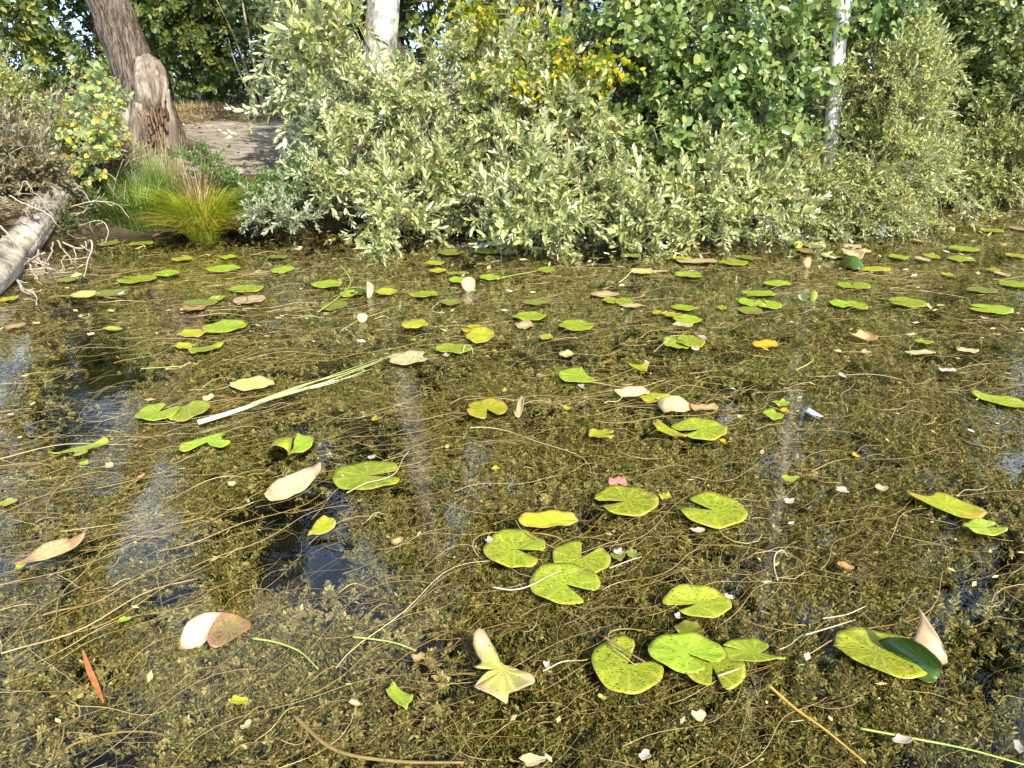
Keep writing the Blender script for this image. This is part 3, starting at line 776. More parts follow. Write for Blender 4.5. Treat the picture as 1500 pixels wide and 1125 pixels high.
c = t.ramp(f, [(.35, (.10, .09, .075)), (.6, (.34, .32, .28))])
c = t.mix(t.ramp(f2, [(.42, (0, 0, 0)), (.55, (.9, .9, .9))]), c, (.56, .56, .50))
p = t.n('ShaderNodeBsdfPrincipled', i_Base_Color=c, i_Roughness=.85, i_Specular_IOR_Level=.2, i_Normal=t.bump(f, .8, .03))
M_lichen = t.done(p.outputs[0])

b0 = P(1206, 322, 0)
Yb = b0[1]
tops = [D(x, y, Yb) for x, y in ((1206, 330), (1209, 300), (1216, 220), (1224, 120), (1233, 30))]
tops += [tops[-1] + np.array([.03, .02, 1.5]), tops[-1] + np.array([.06, .1, 4.2]), tops[-1] + np.array([.2, .2, 6.5])]
tops[0] = tops[0] - np.array([0, 0, .25])
trunk_tree('birch_tree', 'slender white birch trunk rising straight out of the water at the thicket edge', tops, [.082, .078, .072, .06, .035], M_birch, 'birch', M_hedge,
           [('w', b0[0] + .3, Yb + .3, 6.6, .9, .8, 1.1, 170), ('w', b0[0] - .4, Yb + .2, 7.6, .8, .8, .9, 120)], rough=.05, limb_m=M_twig)
g0 = BY(548, 9.1)
pth = [g0 - [0, 0, .2], D(548, 240, 9.1), D(552, 130, 9.1), D(560, 20, 9.1), D(566, -90, 9.15)]
pth += [pth[-1] + np.array([.2, .2, 2.2]), pth[-1] + np.array([.1, .3, 4.5])]
trunk_tree('birch_tree', 'thick pale lichen-spotted trunk seen through the willow beside the sandy path', pth, [.21, .185, .175, .16, .09], M_lichen, 'birch', M_hedge,
           [('w', g0[0] + .9, g0[1] + .5, 5.4, 1.1, 1.0, .9, 140), ('w', g0[0] + 1.3, g0[1] + .8, 6.6, 1.2, 1.0, .9, 150)], rough=.08, limb_m=M_twig)
g0 = BY(820, 10.2)
pth = [g0 - [0, 0, .2], g0 + [.05, 0, 1.2], g0 + [.1, .05, 2.6], g0 + [.0, .1, 5.0], g0 + [.1, .1, 7.5]]
trunk_tree('birch_tree', 'birch with hanging yellow autumn leaves above the middle of the willow thicket', pth, [.10, .09, .08, .05], M_lichen, 'birch', M_yellow,
           [(760, 20, 8.7, 70, 40, .4, 130), (860, 50, 8.5, 50, 50, .4, 80), (820, 100, 8.1, 46, 40, .2, 40), (700, 10, 8.9, 50, 30, .4, 60), (840, 0, 8.8, 70, 40, .5, 110), (855, 90, 7.95, 30, 34, .2, 40), (800, 50, 8.1, 50, 40, .2, 40), (765, 90, 7.85, 30, 30, .15, 30),
            ('w', .7, 9.8, 3.4, 1.1, .8, .8, 170), ('w', .6, 9.9, 4.8, 1.2, .9, 1.0, 170), ('w', .7, 10, 6.2, .9, .8, .9, 90)], droop=1.2, up=0, limb_m=M_darkbark)

# --- trees farther back, each with trunk and crown
def bush_tree(name, label, X, Y, h, rx, ry, mat, n, low=.0, kind='hedge', lean=0., trunk_r=.09, group=None, size=(.8, 1.3)):
    z0 = G(X, Y); base = np.array([X, Y, z0])
    root = thing(name, label, 'tree', base, group)
    leaf, tw = MB(), MB()
    nb = max(5, int(h * 1.6))
    for k in range(nb):
        u = (k + .5) / nb
        zc = z0 + low + (h - low) * u
        wd = math.sin(math.pi * min(.96, .22 + .68 * u)) ** .7
        for _ in range(2):
            c_ = np.array([X + lean * u + rng.normal(0, .35) * rx * wd, Y + rng.normal(0, .3) * ry * wd, zc + rng.normal(0, .1)])
            r = np.array([rx * wd * rng.uniform(.45, .8), ry * wd * rng.uniform(.45, .8), (h - low) / nb * rng.uniform(.7, 1.3)])
            pos = in_blob(int(n / nb / 2), c_, r, .4)
            pos = pos[(fbm(pos[:, 0] * 1.5 + 11, pos[:, 2] * 1.5 + pos[:, 1], 33, 2) > .42) & (pos[:, 2] > ground_z(pos[:, 0], pos[:, 1]) + .05)]
            if not len(pos): continue
            d_ = norm(pos - c_) + np.array([0, 0, .2]) + rng.normal(0, .5, pos.shape)
            l_, t_ = scatter_shoots(kind, pos, d_, rng.uniform(*size, len(pos)), .004)
            leaf.join(l_); leaf.join(t_, 1)
            v, q, tt = tube(curved([X + lean * u * .6, Y, max(z0 + .1, zc - .5)], c_, 7, .08), [.03, .01], 5, cap=False); tw.add(v, q)
    leaf.build('crown', [mat, M_darkbark], root, origin=base)
    v, q, tt = tube(curved(base - [0, 0, .15], base + [lean, 0, h * .85], 14, 0, .02), [trunk_r, trunk_r * .8, trunk_r * .25], 9, .12, int(X * 7))
    tw.add(v, q, tt).build('trunk', M_darkbark, root, smooth=True, origin=base)
    return root

HG = 'trees along the far edge of the meadow'
def far_x(x, Y): return BY(x, Y)[0]
for lab, x, Y, h, rx, ry, mat, n, low, kind in (
    ('dark bushy tree standing farthest to the log side, behind the dry meadow grass', -50, 20, 11.5, 2.0, 1.6, M_hedge, 1400, .5, 'hedge'),
    ('dark leafy tree just on the log side of the leaning trunk, over the meadow', 75, 18.5, 5.0, 1.7, 1.5, M_hedge, 820, .45, 'hedge'),
    ('broad dark tree straight behind the leaning broken trunk', 150, 21, 6.2, 1.9, 1.6, M_hedgedark, 820, .5, 'hedge'),
    ('tall slim tree added behind the hedge to block sky from the reflections', 222, 22.5, 15.5, 1.3, 1.3, M_hedgedark, 1800, .5, 'hedge'),  # put in to keep bright sky out of the water's mirror image
    ('yellowing green tree just past the broken knob of the leaning trunk', 250, 19.5, 10.5, 1.25, 1.3, M_hedge, 1300, .25, 'hedge'),
    ('tangled green tree in the hedge above the far end of the sandy path', 300, 18.8, 11.0, 1.7, 1.3, M_hedge, 1500, .1, 'hedge'),
    ('dark green hedge tree behind the slender pale sapling', 380, 19.3, 8.4, 1.6, 1.3, M_hedge, 1200, .1, 'hedge'),
    ('hedge tree half hidden behind the broad-leaved tips of the path-side willow', 455, 17.5, 8.0, 1.6, 1.3, M_hedgedark, 1000, .1, 'hedge')):
    bush_tree('hedge_tree', lab, far_x(x, Y), Y, h, rx, ry, mat, n, low, kind, trunk_r=.10, group=HG)
BG = 'dark trees behind the thicket'
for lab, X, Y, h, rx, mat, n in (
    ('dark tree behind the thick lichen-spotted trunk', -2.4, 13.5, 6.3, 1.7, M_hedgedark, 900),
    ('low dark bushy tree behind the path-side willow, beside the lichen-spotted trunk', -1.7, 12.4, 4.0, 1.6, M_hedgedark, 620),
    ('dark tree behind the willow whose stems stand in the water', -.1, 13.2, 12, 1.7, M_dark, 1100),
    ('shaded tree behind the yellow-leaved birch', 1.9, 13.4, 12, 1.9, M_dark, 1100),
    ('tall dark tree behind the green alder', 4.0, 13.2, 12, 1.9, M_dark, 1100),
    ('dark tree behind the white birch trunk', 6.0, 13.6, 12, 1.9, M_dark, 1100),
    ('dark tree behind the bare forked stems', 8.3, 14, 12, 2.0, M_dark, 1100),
    ('dark tree added out of view past the thicket to block sky from the reflections', 10.8, 14.5, 12, 2.0, M_dark, 1000)):  # unseen tree, added to close a bright sky gap in the reflection
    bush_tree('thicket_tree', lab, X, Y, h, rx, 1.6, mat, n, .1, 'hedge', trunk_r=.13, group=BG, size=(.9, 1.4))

# slender pale sapling in front of the hedge
s0 = BY(385, 16.5)
root = thing('sapling', 'slender bare pale sapling with several thin stems in front of the hedge', 'tree', s0)
M_pale = bark_mat('pale_stem', (.22, .17, .11), (.46, .38, .26), (20, 20, 6), 1, .3)
for dx, hh, lx in ((0, 3.6, -.1), (.12, 2.2, .5), (-.1, 2.0, -.6), (.2, 1.5, .7), (.05, 2.8, .2), (-.2, 1.3, -.35)):
    v, q, tt = tube(curved(s0 + [dx * .6, 0, -.05], s0 + [dx + lx, .1, hh], 10, 0, .03), [.035 if hh > 3 else .018, .006], 6, .1)
    MB().add(v, q, tt).build('stem', M_pale, root, smooth=True, origin=s0)
pos = in_blob(60, s0 + [0, 0, 1.6], np.array([.7, .5, 1.4])); l_, t_ = scatter_shoots('birch', pos, rng.normal(0, 1, pos.shape), rng.uniform(.5, .9, len(pos)))
l_.build('foliage', M_hedge, root, origin=s0)

# ------------------------------------------------------------------ leaning broken tree
YT = 9.25
T0 = BY(222, YT)
root = thing('broken_tree', 'leaning grey tree with a torn, rotting lower trunk on the bank beside the path', 'tree', T0)
path = [D(228, 236, YT), D(222, 190, YT), D(208, 138, YT), D(190, 88, YT), D(172, 42, YT), D(156, 0, YT)]
path += [path[-1] + np.array([-.55, .1, 1.1]), path[-1] + np.array([-1.45, .2, 2.6]), path[-1] + np.array([-2.5, .2, 4.4])]
path[0][2] = T0[2] - .15
t = NT('furrowed_bark')
co = t.n('ShaderNodeTexCoord').outputs['Object']
wp = t.n('ShaderNodeVectorMath', operation='ADD', i_0=t.mapping(co, (44, 44, 4.0), (0, .42, 0)), i_1=t.n('ShaderNodeTexNoise', i_Scale=2.0, i_Vector=co).outputs['Color']).outputs[0]
f = t.math('ADD', t.math('MULTIPLY', t.noise(wp, 1.0, 6, .62), .6), t.math('MULTIPLY', t.noise(t.mapping(co, (95, 95, 16)), 1.0, 5, .7), .4)); f2 = t.noise(co, 2.4, 4)
c = t.ramp(f, [(.42, (.028, .020, .014)), (.5, (.115, .088, .064)), (.60, (.25, .20, .15))])
c = t.mix(t.ramp(f2, [(.5, (0, 0, 0)), (.66, (.35, .35, .35))]), c, (.24, .21, .175))
p = t.n('ShaderNodeBsdfPrincipled', i_Base_Color=c, i_Roughness=.9, i_Specular_IOR_Level=.2, i_Normal=t.bump(f, 1.0, .05))
M_bark = t.done(p.outputs[0])
sp = smooth_path(path, 120)
v, q, tt = tube(sp, [.33, .31, .265, .225, .21, .20, .19, .17, .14, .08], 96, .10, 3, ridge=.10)
MB().add(v, q, tt).build('trunk', M_bark, root, smooth=True, origin=T0)
M_wood = bark_mat('weathered_wood', (.05, .038, .028), (.38, .32, .245), (34, 34, 4), 1.0, 1.0, (.15, .115, .085))
M_rot = bark_mat('rotten_wood', (.02, .012, .008), (.17, .092, .055), (50, 50, 12), 1.0, 1.0, (.26, .18, .115))
# barkless knob where a second stem tore away
kp = [D(216, 185, YT - .05), D(219, 160, YT - .16), D(221, 135, YT - .24), D(219, 105, YT - .17), D(213, 86, YT - .06)]
v, q, tt = tube(smooth_path(kp, 26), [.10, .115, .13, .14, .125, .07], 64, .48, 8, ridge=.16)
MB().add(v, q, tt).build('broken_knob', M_wood, root, smooth=True, origin=T0)
# shell wall left standing around the rotten heart
for i, (xa, ya, xb, yb, r0, r1, dY) in enumerate(((249, 222, 243, 130, .07, .045, -.24), (256, 226, 250, 165, .06, .03, -.10), (204, 222, 203, 150, .10, .05, -.28), (232, 215, 231, 128, .06, .035, -.02), (191, 210, 190, 150, .09, .05, -.2), (212, 228, 214, 170, .075, .035, -.31))):
    a_, b_ = D(xa, ya, YT + dY), D(xb, yb, YT + dY)
    v, q, tt = tube(curved(a_, b_, 14, 0, .03), [r0 * 1.25, r0, r0 * .9, r1], 12, .45, 20 + i)
    MB().add(v, q, tt).build('splintered_shell', M_wood if i != 5 else M_bark, root, smooth=True, origin=T0)
rot = MB()
v, q, tt = tube(smooth_path([D(231, 228, YT - .14), D(230, 190, YT - .12), D(229, 150, YT - .06)], 18), [.20, .19, .16, .10], 22, .5, 31); rot.add(v, q, tt)
for k in range(80):
    a_ = D(rng.uniform(209, 246), rng.uniform(165, 222), YT - .32 + rng.uniform(-.06, .04))
    v, q, tt = tube(curved(a_, a_ + [rng.normal(0, .025), rng.normal(-.01, .02), rng.uniform(.07, .24)], 5, 0, .05), [.016, .004], 4); rot.add(v, q, tt)
rot.build('rotten_heart', M_rot, root, origin=T0)
for (xa, ya, xb, yb, r0, dY) in ((245, 218, 285, 246, .075, -.35), (238, 225, 252, 262, .085, -.6), (215, 222, 218, 262, .09, -.55), (252, 205, 325, 205, .06, .3), (195, 222, 150, 240, .09, -.2), (200, 226, 178, 262, .07, -.6)):
    a_ = D(xa, ya, YT - .1); b_ = BY(xb, YT + dY) + np.array([0, 0, -.02]); m_ = (a_ + b_) / 2; m_[2] = max(m_[2] - .06, G(m_[0], m_[1]) + .02)
    v, q, tt = tube(smooth_path([a_, m_, b_], 14), [r0 * 1.3, r0, r0 * .35], 10, .35, int(xa))
    MB().add(v, q, tt).build('root', M_bark, root, smooth=True, origin=T0)
cr, ct = MB(), MB()
for c_, r_, n in ((path[-1] + [0, 0, .4], (1.0, .9, .8), 120), (path[-2] + [-.9, .3, 1.2], (.9, .8, .6), 90), (path[-2] + [-.3, .3, 2.2], (.7, .8, .6), 60)):
    pos = in_blob(n, c_, np.array(r_)); l_, t_ = scatter_shoots('alder', pos, rng.normal(0, .5, pos.shape) + norm(pos - c_), rng.uniform(.8, 1.2, len(pos)))
    for a_, b_ in ((cr, l_), (ct, t_)):
        n0 = 0
        for v, q in zip(b_.V, b_.Q): a_.add(v, q - n0); n0 += len(v)
    v, q, tt = tube(curved(path[-2], c_, 9, .1), [.07, .02], 7, .1)
    MB().add(v, q, tt).build('limb', M_bark, root, smooth=True, origin=T0)
cr.build('crown', M_hedge, root, origin=T0); ct.build('twigs', M_twig, root, origin=T0)

# ------------------------------------------------------------------ fallen log with bare branches
L0 = P(-60, 440, .0)
root = thing('fallen_log', 'bleached fallen trunk sloping from the bank into the pond, with bare branches', 'log', L0)
lp = [P(-130, 480, .02), P(-25, 408, .10), D(20, 370, 6.55), D(57, 320, 7.1), D(94, 262, 7.8), D(112, 236, 8.35), D(124, 222, 8.8)]
M_log = bark_mat('bleached_log', (.36, .30, .23), (.72, .66, .56), (7, 7, 7), 1.0, .8, None)
t = NT('bleached_log_bark')
co = t.n('ShaderNodeTexCoord').outputs['Object']
f = t.noise(t.mapping(co, (9, 9, 9)), 1.0, 6, .65); f2 = t.noise(co, 3.2, 5, .6)
yy = t.n('ShaderNodeSeparateXYZ', i_0=co).outputs[1]
f3 = t.noise(t.mapping(co, (30, 30, 30)), 1.0, 5, .7)
c = t.ramp(t.math('MULTIPLY_ADD', f3, .5, t.math('MULTIPLY', f, .5)), [(.36, (.24, .195, .145)), (.52, (.50, .44, .35)), (.64, (.64, .58, .48))])
bk = t.math('MULTIPLY', t.math('MULTIPLY_ADD', t.math('MULTIPLY_ADD', yy, .12, f2), 9.0, -5.5, clamp=True), .9)
c = t.mix(bk, c, t.ramp(f3, [(.35, (.07, .06, .05)), (.65, (.30, .26, .22))]))
p = t.n('ShaderNodeBsdfPrincipled', i_Base_Color=c, i_Roughness=.85, i_Specular_IOR_Level=.2, i_Normal=t.bump(t.math('ADD', f, t.math('MULTIPLY', bk, .5)), .8, .03))
M_log2 = t.done(p.outputs[0])
v, q, tt = tube(smooth_path(lp, 40), [.145, .14, .14, .135, .13, .125, .11], 64, .24, 12, ridge=.05)
MB().add(v, q, tt).build('trunk', M_log2, root, smooth=True, origin=L0)
M_bare = bark_mat('bare_branch', (.26, .20, .13), (.62, .54, .42), (18, 18, 18), 1, .3)
for pts, r0, dy in (
    ([(82, 330), (84, 350), (105, 362), (117, 360), (128, 352), (130, 368), (122, 388), (115, 402)], .016, -.12), ([(83, 335), (110, 318), (130, 303), (147, 287)], .013, -.1), ([(80, 322), (95, 306), (130, 298), (165, 302), (190, 324)], .010, .0),
    ([(75, 345), (90, 365), (103, 380), (108, 386)], .013, -.2), ([(78, 350), (72, 375), (62, 395), (80, 402)], .011, -.25), ([(55, 360), (60, 385), (75, 393), (78, 395)], .012, -.25),
    ([(10, 395), (20, 408), (42, 420)], .016, -.3), ([(20, 405), (38, 425), (50, 436), (53, 452)], .012, -.35), ([(40, 385), (45, 400), (57, 412)], .012, -.3), ([(0, 330), (10, 340), (30, 365), (38, 385)], .009, -.2),
    ([(14, 287), (45, 296), (70, 307), (85, 325)], .008, -.25), ([(55, 365), (50, 385), (47, 405)], .009, -.3), ([(83, 340), (120, 330), (145, 323), (155, 335), (150, 350), (140, 358)], .008, -.05),
    ([(28, 280), (35, 265), (50, 285), (70, 300)], .006, -.2), ([(108, 362), (110, 385), (107, 395)], .008, -.15), ([(60, 345), (40, 352), (15, 345), (0, 350)], .007, -.3), ([(72, 350), (88, 340), (110, 345), (127, 348)], .007, -.15), ([(66, 372), (52, 378), (30, 400), (15, 398)], .010, -.3), ([(95, 375), (92, 390), (95, 398)], .006, -.2)):
    w0 = []
    for i, (x, y) in enumerate(pts):
        f_ = i / (len(pts) - 1)
        Ya_ = np.interp(pts[0][0], [-30, 45, 85, 112], [6.1, 7.05, 7.7, 8.3]) - .16
        Ye_ = min(Ya_ - .15, P(pts[-1][0], pts[-1][1], .03)[1])
        p_ = D(x, y, Ya_ + (Ye_ - Ya_) * f_)
        if p_[2] < .01: p_ = P(x, y, .01)
        w0.append(p_)
    v, q, tt = tube(smooth_path(w0, 22) + np.cumsum(rng.normal(0, .006, (22, 3)), 0) * .8, [r0 * .75, r0 * .5, r0 * .2], 6, .25, len(pts))
    mbb = MB().add(v, q, tt)
    for _ in range(3):
        k = rng.integers(6, 20); a_ = smooth_path(w0, 22)[k]
        b_ = a_ + np.array([rng.normal(0, .10), rng.normal(-.02, .05), rng.normal(-.03, .08)]); b_[2] = max(b_[2], .01)
        v, q, tt = tube(curved(a_, b_, 6, 0, .08), [r0 * .3, r0 * .12], 5); mbb.add(v, q, tt)
    mbb.build('branch', M_bare, root, smooth=True, origin=L0)

# ------------------------------------------------------------------ bank plants
def blades(mb, base, n, spread, h, width, lean, droop, K=7, bias=(0, 0)):
    a = rng.random(n) * 6.28; r_ = spread * np.sqrt(rng.random(n))
    b = np.stack([base[0] + np.cos(a) * r_, base[1] + np.sin(a) * r_, np.zeros(n)], -1)
    b[:, 2] = np.maximum(ground_z(b[:, 0], b[:, 1]), -.03) - .01
    hh = h * rng.uniform(.55, 1.15, n); ln = lean * rng.uniform(.2, 1.2, n); a2 = a + rng.normal(0, .5, n)
    u = np.linspace(0, 1, K)[None]
    out = (ln[:, None] * u + droop * hh[:, None] * u ** 2.2)
    p_ = np.zeros((n, K, 3))
    p_[..., 0] = b[:, None, 0] + np.cos(a2)[:, None] * out + bias[0] * u ** 1.5; p_[..., 1] = b[:, None, 1] + np.sin(a2)[:, None] * out + bias[1] * u ** 1.5
    p_[..., 2] = b[:, None, 2] + hh[:, None] * (u - droop * .75 * u ** 2.6)
    nrm = norm(np.stack([np.cos(a2), np.sin(a2), np.full(n, .6)], -1))
    wd = width * rng.uniform(.7, 1.2, n)[:, None] * (1 - .9 * u ** 2)
    mb.add(*ribbons(p_, wd, nrm))
M_tuss = leaf_mat('tussock_blade', [(0, (.20, .29, .03)), (.4, (.38, .47, .06)), (.8, (.55, .58, .10)), (1, (.56, .48, .12))], transl=.35)
M_brownbl = leaf_mat('brown_blade', [(0, (.14, .09, .04)), (1, (.34, .23, .10))], transl=.2)
M_grass = leaf_mat('bank_grass_blade', [(0, (.06, .13, .02)), (.6, (.13, .24, .04)), (1, (.26, .30, .07))], transl=.3)
M_drygr = leaf_mat('dry_grass_blade', [(0, (.22, .16, .07)), (.6, (.42, .34, .15)), (1, (.55, .47, .24))], transl=.2)
def grass_plant(name, label, cat, x, Y, mat, spec):
    base = BY(x, Y); mb = MB()
    for s_ in spec: blades(mb, base + np.array([s_[6], s_[7], 0]) if len(s_) > 6 else base, *s_[:6])
    o = mb.build(name, mat, None, origin=base); o.location = base
    return tag(o, label, cat)
tus = BY(303, 7.42)
root = thing('sedge_tussock', 'yellow-green sedge tussock arching over the waterline below the sandy path', 'grass', tus)
mb = MB(); blades(mb, tus, 800, .10, .74, .012, .22, .46); blades(mb, tus + [.03, -.08, .0], 500, .12, .50, .011, .26, .60); mb.build('blades', M_tuss, root, origin=tus)
mb = MB(); blades(mb, tus + [-.04, .05, 0], 170, .09, .85, .007, .12, .18); blades(mb, tus, 200, .11, .55, .009, .34, .75); mb.build('dead_blades', M_brownbl, root, origin=tus)
grass_plant('grass_clump', 'bright green grass clump on the waterline beside the sedge tussock', 'grass', 214, 7.62, M_grass, ((420, .18, .40, .014, .14, .35), (200, .14, .30, .014, .16, .4, -.2, .0)))
grass_plant('grass_clump', 'tall thin green grass beneath the yellowing sapling on the bank', 'grass', 205, 7.95, M_grass, ((300, .26, .42, .008, .12, .2), (140, .2, .5, .006, .1, .1, .25, .1)))
grass_plant('grass_clump', 'thin straw-coloured grass stems at the roots of the broken tree', 'grass', 245, 8.2, M_drygr, ((90, .3, .55, .005, .10, .08), (60, .25, .4, .005, .12, .1, -.3, .1)))
grass_plant('grass_clump', 'dark grass tuft hanging at the water under the fallen log', 'grass', 140, 7.7, M_grass, ((220, .22, .26, .009, .14, .4), (120, .2, .2, .009, .16, .5, -.3, -.05)))
plant('herb', 'leafy green herb above the sedge tussock at the edge of the sandy path', 'plant', BY(308, 8.05), [(303, 246, 8.0, 30, 22, .2, 55), (322, 264, 7.8, 22, 20, .15, 30), (285, 232, 8.1, 16, 12, .12, 14)], 'herb', M_herb, M_herb, 5, .005, size=(.4, .7))
plant('nettle_plant', 'dark green leafy weeds in the shade between tussock and willow', 'plant', BY(400, 8.0), [(385, 285, 7.8, 38, 22, .2, 120), (435, 270, 7.9, 30, 24, .2, 90), (365, 305, 7.6, 22, 20, .15, 60), (450, 300, 7.7, 40, 26, .2, 110)], 'herb', M_herb, M_herb, 6, .005, size=(.45, .75))
plant('willow_sprig', 'dusty grey-blue willow branch lying low over the water beside the tussock', 'plant', BY(440, 7.8), [(392, 305, 7.2, 34, 22, .2, 30), (436, 322, 7.05, 34, 10, .16, 26), (375, 322, 7.1, 20, 10, .12, 12), (415, 290, 7.3, 24, 20, .15, 16)], 'willow', M_bluewillow, M_twig, 4, .008, size=(.45, .8), rnd=.8)
plant('willow_sprig', 'leafy willow branch reaching over the sandy path from the thicket', 'plant', BY(500, 8.3), [(465, 200, 8.2, 28, 30, .2, 40), (480, 165, 8.3, 34, 34, .2, 50), (450, 180, 8.4, 14, 14, .15, 12)], 'willow', M_bluewillow, M_twig, 4, .010)
plant('sapling', 'yellowing young sapling in front of the leaning broken tree', 'tree', BY(165, 8.15),
      [(135, 125, 8.0, 26, 34, .2, 22), (160, 150, 7.9, 36, 34, .25, 24), (130, 185, 7.9, 34, 40, .25, 26), (185, 205, 7.9, 36, 30, .2, 18), (150, 225, 7.8, 40, 30, .2, 20), (115, 175, 8.0, 18, 34, .2, 14), (205, 215, 7.85, 26, 18, .15, 20), (128, 245, 7.8, 22, 16, .15, 16)],
      'sapling', M_sap, M_twig, 6, .010, out=.8, sun=.3, size=(.6, 1.0))
plant('dead_shrub', 'tangle of dead brown twigs at the water beneath the yellowing sapling', 'shrub', BY(160, 7.65), [(165, 275, 7.5, 40, 40, .2, 14), (120, 280, 7.6, 20, 20, .2, 8)], 'fine', M_dry, M_twig, 14, .008)
plant('bank_shrub', 'dull olive shrub behind the upper end of the fallen log', 'shrub', BY(25, 8.9), [(35, 200, 8.6, 70, 50, .5, 260), (20, 250, 7.35, 60, 40, .3, 260), (5, 295, 6.9, 50, 30, .25, 180), (60, 235, 7.9, 40, 30, .3, 120), (-40, 310, 6.6, 50, 40, .25, 150), (80, 190, 8.8, 40, 40, .4, 130), (-30, 230, 8.3, 50, 60, .4, 150), (10, 310, 7.5, 45, 26, .25, 90)], 'fine', M_dry, M_twig, 9, .012, size=(.9, 1.4))
plant('bank_shrub', 'pale dusty shrub at the photo edge, standing above the dull olive one', 'shrub', BY(-10, 9.6), [(10, 150, 9.4, 45, 50, .4, 130), (40, 175, 9.2, 45, 24, .3, 70), (-40, 120, 9.5, 50, 60, .4, 120)], 'fine', M_fine, M_twig, 6, .010, size=(.9, 1.5))
plant('bank_shrub', 'brown leafy scrub under the broken tree behind the fallen log', 'shrub', BY(120, 8.7), [(120, 235, 8.4, 50, 26, .3, 120), (165, 245, 8.2, 40, 24, .2, 80), (90, 215, 8.7, 30, 24, .3, 60)], 'fine', M_dry, M_twig, 6, .008)

plant('bank_shrub', 'dark brown leafy undergrowth on the waterline under the fallen log', 'shrub', BY(95, 8.0), [(95, 300, 7.75, 45, 26, .2, 200), (60, 330, 7.2, 50, 20, .2, 130), (140, 305, 7.65, 36, 24, .2, 150), (20, 345, 6.9, 40, 16, .15, 80), (110, 268, 8.1, 40, 20, .2, 100)], 'fine', M_dark, M_twig, 6, .008, size=(.6, 1.0), rnd=.8)
plant('bank_shrub', 'pale leaved dry scrub between the dull olive shrub and the yellowing sapling', 'shrub', BY(70, 9.2), [(60, 215, 8.9, 50, 26, .3, 120), (100, 200, 9.0, 40, 24, .3, 80), (45, 250, 8.4, 45, 26, .3, 110)], 'fine', M_fine, M_twig, 5, .008, size=(.6, 1.1), rnd=.8)

# dry meadow grass and fallen leaves on the bank
mb = MB()
n = 15000
X = rng.uniform(-14, -1.0, n); Y = rng.uniform(8.2, 22, n)
d = Y - shore_y(X)
onpath = (d > .9) & (d < 6.7 - .25 * X) & (X > -4.7 - .12 * (Y - 9))
dens = fbm(X * .9, Y * .9, 8, 3)
k = (~onpath | (rng.random(n) < .02)) & (d > .3) & (dens + .2 * rng.random(n) > .50)
X, Y = X[k], Y[k]; n = len(X); K = 4
u = np.linspace(0, 1, K)[None]; a = rng.random(n) * 6.28; hh = rng.uniform(.06, .24, n) * np.where(Y > 13, .55, .8); ln = hh * rng.uniform(.1, .9, n)
p_ = np.stack([X[:, None] + np.cos(a)[:, None] * ln[:, None] * u ** 1.6, Y[:, None] + np.sin(a)[:, None] * ln[:, None] * u ** 1.6, ground_z(X, Y)[:, None] + hh[:, None] * u - .01], -1)
mb.add(*ribbons(p_, .010 * (1 - .8 * u) * np.ones((n, 1)), norm(np.stack([np.cos(a), np.sin(a), np.full(n, .4)], -1))))
tag(mb.build('dry_grass', M_drygr), kind='stuff')
n = 16000
X = rng.uniform(-13, 7, n); Y = rng.uniform(7.4, 19, n); d = Y - shore_y(X)
onpath = (d > 1.1) & (d < 6.0 - .25 * X) & (X > -4.3 - .12 * (Y - 9))
k = (d > .15) & (~onpath | (rng.random(n) < .12)); X, Y = X[k], Y[k]; n = len(X)
a = rng.random(n) * 6.28; l = rng.uniform(.02, .045, n)[:, None]; z = ground_z(X, Y) + .015 + .01 * rng.random(n)
u = np.stack([np.cos(a), np.sin(a), rng.normal(0, .35, n)], -1); vv = np.stack([-np.sin(a), np.cos(a), rng.normal(0, .35, n)], -1); c_ = np.stack([X, Y, z], -1)
q = np.stack([c_ - u * l, c_ - vv * l * .5, c_ + u * l, c_ + vv * l * .5], 1)
M_litter = leaf_mat('bank_leaf_litter', [(0, (.09, .05, .02)), (.5, (.22, .13, .05)), (.85, (.36, .26, .10)), (1, (.5, .42, .2))])
tag(mesh_np('leaf_litter', q, np.arange(n * 4).reshape(-1, 4), mat=M_litter), kind='stuff')
